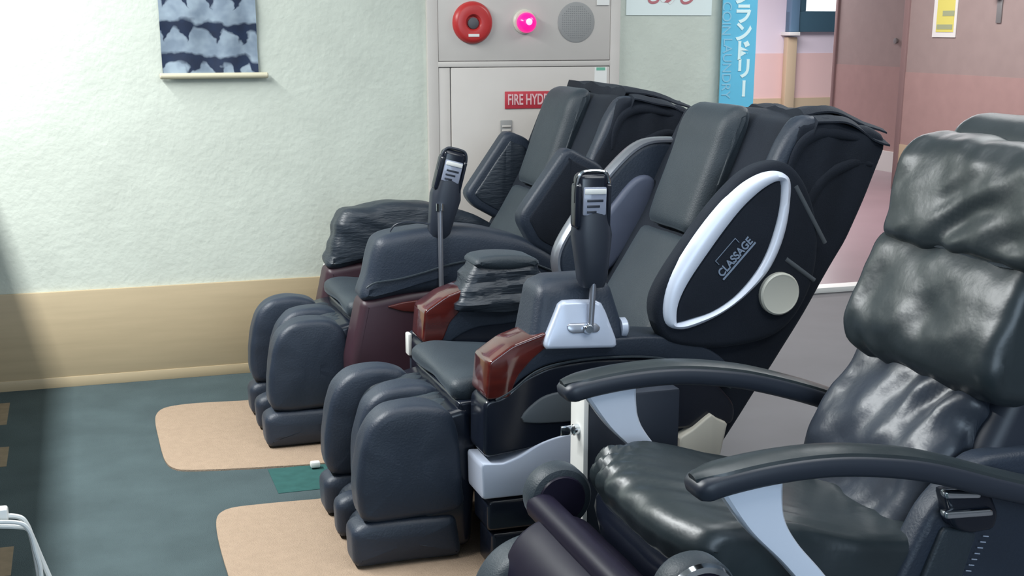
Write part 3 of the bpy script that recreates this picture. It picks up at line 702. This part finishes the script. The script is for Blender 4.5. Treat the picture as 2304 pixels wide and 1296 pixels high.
# near arm: pod with silver remote plate
pod = bmesh.new()
def frus(x0, x1, z0, y0, y1, X0, X1, z1, Y0, Y1, r=0.02, n=5, disp=None):
    bm = bmesh.new(); rings = []
    for k in range(13):
        u = k / 12
        if u < 0.15: e = r * (1 - math.sin(u / 0.15 * math.pi / 2))
        elif u > 0.85: e = r * 1.3 * (1 - math.sin((1 - u) / 0.15 * math.pi / 2))
        else: e = 0
        ax, bx = x0 + (X0 - x0) * u + e, x1 + (X1 - x1) * u - e
        ay, by = y0 + (Y0 - y0) * u + e, y1 + (Y1 - y1) * u - e
        z = z0 + (z1 - z0) * u
        pr = rp([(ax, ay), (bx, ay), (bx, by), (ax, by)], 0.03, 5)
        pr = resample(pr, 72)
        rings.append([bm.verts.new((p[0], p[1], z)) for p in pr])
    for A, B in zip(rings, rings[1:]):
        N_ = len(A)
        for k in range(N_): bm.faces.new((A[k], A[(k + 1) % N_], B[(k + 1) % N_], B[k]))
    bm.faces.new(rings[0]); bm.faces.new(list(reversed(rings[-1])))
    if disp:
        bmesh.ops.recalc_face_normals(bm, faces=bm.faces); bm.normal_update()
        mv = [(v, v.normal.copy() * disp(v.co)) for v in bm.verts]
        for v, d in mv: v.co += d
    return bm
fin('arm_pod', frus(1.045, 1.325, 0.585, yn - 0.008, yn + 0.16, 1.085, 1.275, 0.765, yn + 0.03, yn + 0.17), 'leather', t)
pl_px = [(1262, 698), (1272, 690), (1300, 688), (1345, 688), (1358, 694), (1366, 712), (1384, 770), (1384, 786), (1375, 790), (1300, 792), (1228, 794), (1222, 786), (1228, 768)]
pp = PZ(pl_px, yn - 0.012)
bm = pil(resample(pp, ds=0.008), yn - 0.026, yn + 0.01, 0.010, 4)
sh = Matrix.Identity(4)
for v in bm.verts: v.co.y += 0.22 * (v.co.z - 0.60)
pod_plate = fin('remote_plate', bm, 'silver', t, label='silver plate holding the remote')
sl = PZ([(1278, 738), (1340, 735), (1352, 746), (1345, 757), (1285, 760), (1275, 750)], yn - 0.018)
bm = pil(resample(rp(sl, 0.01), ds=0.006), yn - 0.0305, yn - 0.006, 0.004, 2)
for v in bm.verts: v.co.y += 0.22 * (v.co.z - 0.60)
fin('plate_slot', bm, 'steel', t, parent=pod_plate)
fin('rod_socket', lathe([(0.014, 0.01), (0.014, -0.012), (0.010, -0.018), (0.002, -0.018)], (1.197, yn - 0.016, 0.645), 'Y', 16), 'chrome', t, parent=pod_plate)
fin('side_knob', lathe([(0.026, 0.0), (0.026, 0.016), (0.018, 0.022), (0.002, 0.022)], (1.300, yn + 0.02, 0.632), 'X', 20), 'silver', t)
remote(t, (1.203, yn - 0.022, 0.640), (1.214, yn - 0.022, 0.858), (1.207, yn, 0.985), 0.02, 0.086, True)
# far arm: gathered airbag pillar
def wr(c): return 0.007 * math.sin(c.z * 150 + 5 * nz(c, 5, 3)) * (0.4 + abs(nz(c, 7, 9))) + 0.005 * nz(c, 14, 1)
fin('airbag_pillar', frus(1.02, 1.36, 0.560, yfar - 0.165, yfar - 0.0, 1.10, 1.285, 0.715, yfar - 0.125, yfar - 0.01, 0.014, disp=wr), 'wrinkle', t)
fin('pillar_cap', pil(resample(cr([(1.10, 0.695), (1.11, 0.722), (1.19, 0.728), (1.28, 0.715), (1.295, 0.69), (1.2, 0.680)], 5), ds=0.01), yfar - 0.14, yfar, 0.02, 4), 'leather_up', t)
# side wings
def wing2(y0, y1, sg, near):
    prof = [(1.390, 0.715), (1.402, 0.620), (1.455, 0.578), (1.60, 0.560), (1.76, 0.590), (1.845, 0.70), (1.862, 0.84), (1.825, 0.97), (1.755, 1.045), (1.665, 1.038), (1.580, 0.975), (1.475, 0.850)]
    return fin('side_wing', pil(resample(cr(prof, 6), ds=0.014), y0, y1, 0.02, 5, 2), 'hood' if near else 'leather', t)
w_ = wing2(yn - 0.012, yn + 0.055, -1, True)
YR = yn - 0.018
outer = [(1498, 738), (1492, 695), (1508, 636), (1557, 553), (1613, 479), (1665, 426), (1702, 402), (1736, 393), (1764, 398), (1779, 417), (1779, 460), (1770, 522), (1752, 577), (1724, 627), (1677, 676), (1628, 713), (1573, 741), (1529, 752)]
inner = [(1524, 733), (1529, 692), (1554, 642), (1603, 571), (1640, 520), (1672, 480), (1708, 445), (1736, 425), (1752, 419), (1757, 424), (1755, 466), (1745, 516), (1724, 578), (1696, 627), (1653, 676), (1603, 710), (1557, 726), (1530, 734)]
PO = cr(PZ(outer, YR), 5); PI_ = cr(PZ(inner, YR), 5)
bm = bmesh.new(); n_ = len(PO); R0, R1, R2, R3, R4 = [], [], [], [], []
for i in range(n_):
    o_, i_ = Vector(PO[i]), Vector(PI_[i]); m1 = o_.lerp(i_, 0.14); m2 = o_.lerp(i_, 0.86); mm = o_.lerp(i_, 0.5)
    R0.append(bm.verts.new((o_.x, YR + 0.012, o_.y))); R1.append(bm.verts.new((m1.x, YR - 0.004, m1.y))); R2.append(bm.verts.new((mm.x, YR - 0.011, mm.y)))
    R3.append(bm.verts.new((m2.x, YR - 0.005, m2.y))); R4.append(bm.verts.new((i_.x, YR + 0.012, i_.y)))
for A, B in ((R0, R1), (R1, R2), (R2, R3), (R3, R4), (R4, R0)):
    for i in range(n_): bm.faces.new((A[i], A[(i + 1) % n_], B[(i + 1) % n_], B[i]))
fin('teardrop_ring', bm, 'silver_white', t, parent=w_, label='silver teardrop ring', smooth=60)
# panel inside the ring
fin('ring_panel', pil(resample(PI_, ds=0.012), YR - 0.001, YR + 0.02, 0.003), 'hood', t, parent=w_)
# lettering inside
a_ = unproj(1617, 632, Y=YR - 0.004); b2 = unproj(1692, 545, Y=YR - 0.004)
an = math.atan2(b2.z - a_.z, b2.x - a_.x); ln = math.hypot(b2.z - a_.z, b2.x - a_.x)
q = text_bm('CLASSAGE', 0.031, 0.0006, 0.86, 0.0008)
mt = Matrix.Translation(((a_.x + b2.x) / 2, YR - 0.003, (a_.z + b2.z) / 2)) @ UP_Y @ Matrix.Rotation(an, 4, 'Z')
M['letter'] = mat('grey_blue_lettering', (0.22, 0.28, 0.38), 0.5)
place(box(-ln / 2, ln / 2, -0.019, -0.0155, -0.0006, 0.0006), mt, q) if False else None
fin('emblem_lettering', place(q, mt), 'letter', t, parent=w_, smooth=0)
q = box(-ln / 2 * 0.96, ln / 2 * 0.98, -0.0185, -0.0135, -0.0006, 0.0008)
for x0, x1, y0, y1 in ((-0.045, 0.035, 0.036, 0.0375), (-0.045, -0.0435, 0.022, 0.036), (0.0335, 0.035, 0.020, 0.036)): box(x0, x1, y0, y1, -0.0006, 0.0008, bm=q)
fin('emblem_lines', place(q, mt), M['letter'], t, parent=w_, smooth=0)
# pale disc and grey straps
p = unproj(1753, 670, Y=yn - 0.02)
fin('disc_housing', lathe([(0.078, 0.03), (0.078, 0.006), (0.070, -0.002), (0.002, -0.002)], (p.x, yn - 0.008, p.z), 'Y', 32), 'hood', t)
fin('speaker_disc', lathe([(0.0575, 0.012), (0.0575, -0.008), (0.053, -0.013), (0.048, -0.011), (0.002, -0.011)], (p.x, yn - 0.016, p.z), 'Y', 40), 'sand_disc', t, label='pale round disc')
for (A, B) in (((1790, 428), (1856, 556)), ((1768, 592), (1832, 640))):
    a1, b1 = unproj(*A, Y=yn - 0.012), unproj(*B, Y=yn - 0.012)
    fin('strap', tube([(a1.x, yn - 0.012, a1.z), (b1.x, yn - 0.012, b1.z)], 0.006, 8, rz=0.003), 'strap', t)
# far wing with pale rim
w_ = wing2(yfar - 0.06, yfar + 0.01, 1, False)
rim = cr([(1.80, 1.035), (1.755, 1.045), (1.665, 1.036), (1.580, 0.972), (1.475, 0.848), (1.392, 0.715), (1.402, 0.622), (1.46, 0.575)], 6, False)
fin('wing_rim', tube([(x, yfar - 0.03, z) for x, z in rim], 0.012, 10, rz=0.034), 'steel', t, parent=w_, label='pale grey rim')
cu_ = resample(cr([(1.46, 0.72), (1.56, 0.86), (1.64, 0.94), (1.70, 0.92), (1.66, 0.80), (1.56, 0.66), (1.48, 0.64)], 5), ds=0.014)
M['blue_grey_pad'] = mat('blue_grey_pad', (0.085, 0.10, 0.15), 0.5, noise_amt=0.1)
fin('wing_pad', pil(cu_, yfar - 0.085, yfar - 0.05, 0.016, 4, 2), 'blue_grey_pad', t, parent=w_)
# cream rear base cover under the back
cc = PZ([(1517, 985), (1545, 968), (1572, 945), (1588, 932), (1600, 942), (1624, 952), (1600, 1060), (1517, 1075)], yn + 0.02)
fin('rear_cover', pil(resample(rp(cc, 0.004, 2), ds=0.01), yn - 0.016, yn + 0.10, 0.006), 'cream', t, label='cream plastic rear base cover with scalloped top')
fin('rear_base', box(1.50, 1.66, yc - 0.22, yc + 0.22, 0.0, 0.26, 0.02), 'gloss', t)

t.o.location.z += 0.011
# ---------------- far recliner
yc1 = 4.55; y1n = 4.165; y1f = 4.935; dx1 = -0.075
t = T('massage_recliner', 'black massage recliner with smooth padded arms over maroon side panels, nearest the wall', 'massage chair', (1.2, yc1, 0), 'black massage recliners in a row')
legrest(t, yc1, dx1, 11.0)
sk = seat(t, yc1, -0.06)
backrest(t, yc1, -0.045, 12.0, fx=0.05, fz=0.005)
def side1(yA, yB, near):
    mp = [(0.797, 0.0), (0.797, 0.31), (0.845, 0.515), (1.0, 0.535), (1.3, 0.56), (1.5, 0.55), (1.58, 0.4), (1.55, 0.0)]
    fin('side_panel', pil(rp(mp, 0.02, 4), yA + 0.004, yB - 0.004, 0.028, 5), 'maroon', t, label='dark maroon side panel')
    if near:
        ip = PZ([(868, 698), (905, 688), (960, 680), (1000, 700), (960, 712), (905, 708)], yA)
        fin('wood_inlay', pil(resample(rp(ip, 0.01), ds=0.01), yA - 0.001, yA + 0.02, 0.004), 'maroon_red', t)
    m = 'leather' if near else 'wrinkle'
    ap = [(0.850, 0.515), (0.868, 0.60), (0.890, 0.690), (0.915, 0.722), (0.97, 0.737), (1.08, 0.748), (1.19, 0.746), (1.30, 0.728), (1.42, 0.69), (1.55, 0.61), (1.62, 0.50), (1.50, 0.50), (1.2, 0.525), (1.0, 0.525)]
    ds_ = (lambda c: 0.004 * nz(c, 7, 5)) if near else (lambda c: 0.003 * math.sin(c.z * 95 + c.x * 20 + 4 * nz(c, 6, 1)) * (1 if c.z > 0.5 else 0.3) + 0.005 * nz(c, 14, 4))
    fin('arm_pad', pil(resample(cr(ap, 6), ds=0.012), yA - 0.004, yB + 0.004, 0.042, 6, 5, bulge=0.004, disp=ds_), m, t)
    if near:
        sl_ = cr(PZ([(824, 655), (845, 643), (900, 634), (960, 618), (1010, 602), (1080, 590), (1160, 588), (1240, 615)], yA - 0.004), 5, False)
        fin('piping', tube([(x, yA - 0.010, z) for x, z in sl_], 0.0035, 6), 'leather_up', t)
    else:
        pass
side1(y1n, y1n + 0.15, True)
side1(y1f - 0.14, y1f, False)
remote(t, (1.110, y1n - 0.016, 0.53), (1.109, y1n - 0.016, 0.818), (1.158, y1n + 0.02, 0.945), 0.26, 0.085, False)
cb_ = cr([(0.955, y1n + 0.05, 0.735), (0.97, y1n + 0.045, 0.755), (1.00, y1n + 0.03, 0.766), (1.06, y1n + 0.02, 0.762), (1.095, y1n + 0.01, 0.755), (1.10, y1n, 0.77)], 5, False)
fin('remote_cord', tube(cb_, 0.0028, 6), 'soft_black', t)
def wing1(yA, yB, near):
    prof = [(1.560, 1.000, 0.03), (1.385, 0.765, 0.04), (1.440, 0.665, 0.03), (1.580, 0.585, 0.04), (1.74, 0.80, 0.05), (1.70, 0.93, 0.04)] if near else [(1.572, 1.005, 0.03), (1.400, 0.765, 0.03), (1.435, 0.715, 0.03), (1.57, 0.64, 0.03), (1.70, 0.85, 0.04), (1.672, 0.965, 0.04)]
    w = fin('side_wing', pil(resample(rp(prof, 0.03, 6), ds=0.012), yA, yB, 0.018, 5, 3), 'leather', t)
    pi_ = inset2(resample(rp(prof, 0.03, 6), ds=0.012), 0.032)
    fin('wing_lining', pil(pi_, yA - 0.004, yA + 0.02, 0.006, 3, disp=lambda c: 0.003 * nz(c, 16, 2)), 'wrinkle' if not near else 'hood', t, parent=w)
wing1(y1n + 0.005, y1n + 0.085, True)
wing1(y1f - 0.075, y1f + 0.0, False)
fin('rear_base', box(1.45, 1.62, yc1 - 0.22, yc1 + 0.22, 0.0, 0.26, 0.02), 'gloss', t)

t.o.location.z += 0.011
coin_box(3.93, 0.935, 1.12, 0.395, 0.470, 'slim coin box with white edge between the far and middle recliners', False)
coin_box(5.02, 0.870, 1.00, 0.45, 0.510, 'slim coin box with white edge between the far recliner and the wall', False)
coin_box(2.80, 1.080, 1.330, 0.20, 0.560, 'slim dark coin box with white front and key between the middle and near recliners')

# ================================================================== NEAR LEATHER RECLINER
t = T('leather_recliner', 'glossy black leather recliner with curved armrests on silver brackets, at the right edge', 'massage chair', (1.3, 2.28, 0), None)
YA, YB = 1.945, 2.60
def arm3(y, rear):
    path = [(0.965, 0.618), (1.01, 0.632), (1.11, 0.644), (1.22, 0.646), (1.33, 0.634), (1.44, 0.611), (1.60, 0.560), (rear, 0.50)]
    pc = cr(path, 6, False); N_ = len(pc)
    bm = bmesh.new(); rings = []
    for i, (x, z) in enumerate(pc):
        u = i / (N_ - 1)
        a = Vector(pc[max(0, i - 1)]); b = Vector(pc[min(N_ - 1, i + 1)]); tg = (b - a).normalized(); nr = Vector((-tg.y, tg.x))
        w = 0.041 * min(1, 0.72 + 3.5 * u) ; h = 0.023 * min(1, 0.5 + 6 * u)
        if i == 0: w *= 0.75; h *= 0.5
        ring = []
        for k in range(20):
            q = 2 * math.pi * k / 20; cxx = math.copysign(abs(math.cos(q)) ** 0.55, math.cos(q)); cz = math.copysign(abs(math.sin(q)) ** 0.55, math.sin(q))
            off = nr * cz * h
            ring.append(bm.verts.new((x + off.x, y + cxx * w, z + off.y)))
        rings.append(ring)
    for A, B in zip(rings, rings[1:]):
        for k in range(20): bm.faces.new((A[k], A[(k + 1) % 20], B[(k + 1) % 20], B[k]))
    bm.faces.new(rings[0]); bm.faces.new(list(reversed(rings[-1])))
    ar = fin('armrest', bm, 'soft_black', t)
    pd = bmesh.new(); rings = []
    for i, (x, z) in enumerate(pc[2:]):
        u = i / (N_ - 3); a = Vector(pc[i + 1]); b = Vector(pc[min(N_ - 1, i + 3)]); tg = (b - a).normalized(); nr = Vector((-tg.y, tg.x))
        w = 0.036 * min(1, 0.45 + 5 * u); base = Vector((x, z)) + nr * 0.015
        ring = [pd.verts.new((base.x + nr.x * d, y + e * w, base.y + nr.y * d)) for e, d in ((-1, 0), (-0.9, 0.009), (-0.5, 0.014), (0, 0.0155), (0.5, 0.014), (0.9, 0.009), (1, 0))]
        rings.append(ring)
    for A, B in zip(rings, rings[1:]):
        for k in range(7): pd.faces.new((A[k], A[(k + 1) % 7], B[(k + 1) % 7], B[k]))
    pd.faces.new(rings[0]); pd.faces.new(list(reversed(rings[-1])))
    fin('armrest_pad', pd, 'glossleather', t, parent=ar)
    # swoosh bracket
    L = cr([(1.018, 0.612), (1.075, 0.535), (1.15, 0.460), (1.22, 0.375), (1.30, 0.260), (1.34, 0.16)], 6, False)
    Rr = cr([(1.138, 0.625), (1.145, 0.555), (1.175, 0.500), (1.24, 0.425), (1.34, 0.295), (1.40, 0.16)], 6, False)
    bk = bmesh.new(); rows = []
    for l_, r_ in zip(L, Rr):
        l_, r_ = Vector(l_), Vector(r_); q1 = l_.lerp(r_, 0.06); q2 = l_.lerp(r_, 0.94)
        rows.append([bk.verts.new((q.x, yy, q.y)) for q, yy in ((l_, y - 0.012), (q1, y - 0.018), (l_.lerp(r_, 0.5), y - 0.019), (q2, y - 0.018), (r_, y - 0.012), (r_, y + 0.012), (q2, y + 0.018), (l_.lerp(r_, 0.5), y + 0.019), (q1, y + 0.018), (l_, y + 0.012))])
    for A, B in zip(rows, rows[1:]):
        for k in range(10): bk.faces.new((A[k], A[(k + 1) % 10], B[(k + 1) % 10], B[k]))
    bk.faces.new(rows[0]); bk.faces.new(list(reversed(rows[-1])))
    fin('arm_bracket', bk, 'silver_white', t, label='pale silver swoosh bracket')
arm3(YA, 1.80); arm3(YB, 1.74)
# seat
sp3 = [(0.985, 0.455), (0.995, 0.495), (1.04, 0.515), (1.15, 0.505), (1.30, 0.470), (1.45, 0.445), (1.55, 0.43), (1.56, 0.34), (1.3, 0.33), (1.05, 0.37)]
def seat_d(c):
    f = max(0, min(1, (c.z - 0.40) * 20))
    return f * (0.009 * nz(c, 7, 3) + 0.005 * math.sin((c.x * 0.8 + (c.y - 2.3) * 1.3) * 70 + 5 * nz(c, 4, 1)) * max(0, nz(c, 5, 6) + 0.25) * 1.6)
pr = resample(cr(sp3, 6), ds=0.010)
bm = pil(pr, 2.00, 2.545, 0.032, 6, 34, disp=seat_d)
def ff(v):                                           # round the seat's front in plan
    d = abs((v.y - 2.27) / 0.275); return 0.075 * max(0, d - 0.35) ** 2 * max(0, min(1, (1.35 - v.x) / 0.35))
for v in bm.verts: v.co.x += ff(v.co) * 1.4
fin('seat_cushion', bm, 'glossleather', t)
bm = pil(resample(cr([(0.990, 0.365), (0.985, 0.400), (1.03, 0.425), (1.3, 0.365), (1.55, 0.34), (1.55, 0.25), (1.2, 0.22), (1.02, 0.30)], 5), ds=0.02), 1.99, 2.555, 0.05, 5, 8)
for v in bm.verts: v.co.x += ff(v.co) * 1.4
fin('seat_base', bm, 'gloss', t)
# legrest folded below: side discs, roll, foot pad
for y0, y1, nm in ((2.545, 2.62, 0), (1.90, 1.975, 1)):
    r = 0.074; dxn, dzn = (0.022, 0.036) if nm else (0, 0)
    d = fin('legrest_disc', lathe([(r - 0.02, 0), (r - 0.006, 0.004), (r, 0.014), (r, 0.055), (r - 0.008, 0.070), (r - 0.02, 0.075)], (0.950 + dxn, y0, 0.392 + dzn), 'Y', 36), 'leather_up', t)
    fin('disc_face', lathe([(0.002, -0.004), (r - 0.022, -0.004), (r - 0.018, 0.002), (r - 0.018, 0.012)], (0.950 + dxn, y0, 0.392 + dzn), 'Y', 36), 'purple_black', t, parent=d)
    if nm: fin('disc_ring', lathe([(r - 0.022, -0.001), (r - 0.018, -0.008), (r - 0.008, -0.006), (r - 0.004, 0.004)], (0.950 + dxn, y0, 0.392 + dzn), 'Y', 36), 'chrome', t, parent=d)
fin('legrest_roll', tube([(0.905, 1.97, 0.378), (0.905, 2.56, 0.378)], 0.034, 18), 'purple_black', t)
fin('legrest_pad', pil(resample(cr([(0.80, 0.10), (0.785, 0.25), (0.83, 0.35), (0.92, 0.385), (1.00, 0.34), (1.02, 0.2), (0.98, 0.10)], 6), ds=0.016), 2.02, 2.50, 0.03, 4, 8, disp=lambda c: 0.004 * nz(c, 10, 2)), 'purple_black', t)
for y0, y1 in ((2.44, 2.56), (1.95, 2.07)):
    pr = resample(cr([(0.735, 0.06), (0.735, 0.20), (0.775, 0.285), (0.85, 0.325), (0.93, 0.315), (0.99, 0.25), (1.0, 0.12), (0.95, 0.04)], 6), ds=0.014)
    g = fin('calf_fin', pil(pr, y0, y1, 0.03, 5, 3), 'leather_up', t)
    fin('fin_lining', pil(inset2(pr, 0.03), y0 - 0.004, y0 + 0.02, 0.008, 3), 'purple_black', t, parent=g)
# backrest cushions
def lean(c, s, k): return k * nz(c, 5, s) 
lum = [(1.475, 0.40), (1.505, 0.47), (1.535, 0.56), (1.585, 0.64), (1.640, 0.715), (1.72, 0.72), (1.70, 0.60), (1.64, 0.45), (1.58, 0.38)]
def lum_d(c): return 0.011 * math.sin((c.y * 1.4 + (c.z - 0.5) * 0.9) * 34 + 9 * nz(c, 3.5, 2)) * (0.2 + abs(nz(c, 5, 4))) + 0.014 * nz(c, 8, 1) + 0.004 * nz(c, 22, 1)
fin('lumbar_cushion', pil(resample(cr(lum, 6), ds=0.010), 2.075, 2.515, 0.05, 6, 34, disp=lum_d), 'glossleather2', t)
mid = [(1.625, 0.700), (1.598, 0.735), (1.600, 0.80), (1.630, 0.88), (1.665, 0.945), (1.70, 0.965), (1.80, 0.95), (1.79, 0.80), (1.72, 0.69), (1.66, 0.685)]
def mid_d(c): return -0.010 * math.exp(-(((c.z - 0.83) / 0.05) ** 2)) * (math.exp(-(((c.y - 2.42) / 0.05) ** 2)) + math.exp(-(((c.y - 2.22) / 0.05) ** 2))) + 0.008 * nz(c, 7, 4) + 0.006 * math.sin((c.y - c.z) * 45 + 7 * nz(c, 4, 1)) * max(0, nz(c, 4, 3) + 0.1) + 0.003 * nz(c, 22, 3)
fin('mid_cushion', pil(resample(cr(mid, 6), ds=0.010), 1.99, 2.505, 0.040, 6, 34, disp=mid_d), 'glossleather', t)
up3 = [(1.664, 0.965), (1.674, 1.02), (1.690, 1.09), (1.712, 1.145), (1.755, 1.172), (1.84, 1.165), (1.86, 1.05), (1.82, 0.95), (1.72, 0.940)]
def up_d(c): return 0.012 * nz(c, 7, 7) + 0.008 * math.sin((c.y * 1.1 + c.z * 0.9) * 38 + 8 * nz(c, 4, 8)) * max(0, nz(c, 4, 9) + 0.1) + 0.004 * nz(c, 20, 7)
fin('head_cushion', pil(resample(cr(up3, 6), ds=0.010), 1.97, 2.495, 0.040, 6, 34, disp=up_d), 'glossleather', t)
rear = [(1.80, 1.08), (1.82, 1.18), (1.88, 1.215), (1.96, 1.20), (2.0, 1.12), (1.95, 1.05)]
fin('head_roll', pil(resample(cr(rear, 6), ds=0.012), 1.98, 2.50, 0.07, 7, 20, disp=lambda c: 0.008 * nz(c, 7, 5)), 'glossleather', t)
shell = [(1.52, 0.30), (1.60, 0.50), (1.70, 0.72), (1.79, 0.94), (1.83, 1.12), (1.90, 1.16), (1.98, 1.10), (1.95, 0.9), (1.86, 0.65), (1.76, 0.42), (1.68, 0.30)]
fin('back_shell', pil(resample(cr(shell, 5), ds=0.018), 2.03, 2.47, 0.04, 4, 4), 'soft_black', t)
fin('seam_edge', tube([(1.675, y, 0.957 + 0.004 * math.sin(y * 20)) for y in [2.0 + 0.02 * k for k in range(25)]], 0.004, 6), 'leather_up', t)
# near side box with stitched flap and buckle
sb = [(1.40, 0.05), (1.43, 0.36), (1.50, 0.50), (1.60, 0.60), (1.95, 0.60), (1.95, 0.05)]
s3 = fin('side_panel', pil(resample(rp(sb, 0.03, 4), ds=0.02), 1.99, 2.06, 0.02, 4, 2, disp=lambda c: 0.003 * nz(c, 8, 1)), 'leather', t)
fl = PZ([(2120, 1185), (2195, 1195), (2150, 1330), (2060, 1330)], 1.985)
fin('stitched_flap', pil(resample(rp(fl, 0.01), ds=0.01), 1.978, 1.995, 0.006), 'leather_up', t, parent=s3)
st = bmesh.new()
for k in range(8):
    q0 = unproj(2212 - k * 6.5, 1206 + k * 13, Y=1.984); q1 = unproj(2224 - k * 6.5, 1207 + k * 13, Y=1.984)
    tube([(q0.x, 1.984, q0.z), (q1.x, 1.984, q1.z)], 0.0012, 5, bm=st)
fin('stitching', st, 'silver', t, parent=s3)
bx = fin('recline_buckle', pil(resample(rp(PZ([(2112, 1098), (2215, 1098), (2235, 1150), (2225, 1185), (2170, 1195), (2130, 1180)], 1.975), 0.012), ds=0.008), 1.955, 1.995, 0.010, 3), 'gloss', t)
fin('buckle_bar', pil(resample(rp(PZ([(2119, 1102), (2203, 1103), (2202, 1120), (2122, 1121)], 1.95), 0.008), ds=0.004), 1.940, 1.960, 0.006, 3), 'chrome', t, parent=bx)
fin('buckle_bar', pil(resample(rp(PZ([(2119, 1148), (2228, 1140), (2230, 1158), (2122, 1166)], 1.95), 0.006), ds=0.004), 1.940, 1.960, 0.005, 3), 'chrome', t, parent=bx)
fin('recliner_base', box(1.15, 1.75, 2.06, 2.50, 0.0, 0.25, 0.03), 'gloss', t)

# ================================================================== white charging leads at lower left
YT = 2.05
t = T('charging_cable', 'white charging plug with cables drooping at the lower left edge', 'cable', (-0.6, YT, 0.55))
def C3(px, Y): return [tuple(unproj(x, y, Y=Y)) for x, y in px]
pg = unproj(0, 1156, Y=YT)
fin('plug', box(pg.x - 0.09, pg.x + 0.012, YT - 0.012, YT + 0.012, pg.z - 0.012, pg.z + 0.010, 0.004), 'white', t)
fin('cable', tube(cr(C3([(10, 1160), (45, 1164), (60, 1180), (70, 1205), (78, 1240), (90, 1310), (100, 1400)], YT), 6, False), 0.0042, 8), 'white', t)
fin('cable', tube(cr(C3([(-60, 1187), (-10, 1184), (40, 1185), (62, 1190), (74, 1212), (90, 1250), (118, 1315), (150, 1400)], YT + 0.02), 6, False), 0.0042, 8), 'white', t)
fin('cable', tube(cr(C3([(-60, 1180), (-10, 1175), (40, 1176), (60, 1186), (72, 1208), (80, 1240), (92, 1290), (96, 1400)], YT - 0.02), 6, False), 0.0036, 8), 'white', t)
pt = unproj(-60, 1215, Y=YT)
tt = T('side_table', 'small dark side table just beyond the lower left edge', 'table', (pt.x - 0.25, YT, 0.0))
fin('tabletop', box(pt.x - 0.5, pt.x, YT - 0.2, YT + 0.2, pt.z - 0.03, pt.z - 0.004, 0.006), 'soft_black', tt)
for sx_, sy_ in ((0, 0), (1, 0), (0, 1), (1, 1)):
    xx = pt.x - 0.47 + sx_ * 0.42; yy = YT - 0.17 + sy_ * 0.34
    fin('leg', box(xx - 0.015, xx + 0.015, yy - 0.015, yy + 0.015, 0.0, pt.z - 0.03, 0.003), 'soft_black', tt)
# small white tag on the carpet
p = unproj(712, 1048, Z=0.01)
o = fin('cable_clip', box(p.x - 0.02, p.x + 0.012, p.y - 0.012, p.y + 0.012, 0.006, 0.026, 0.005), 'white'); tag(o, 'small white clip on the floor beside the far rug', 'clip')
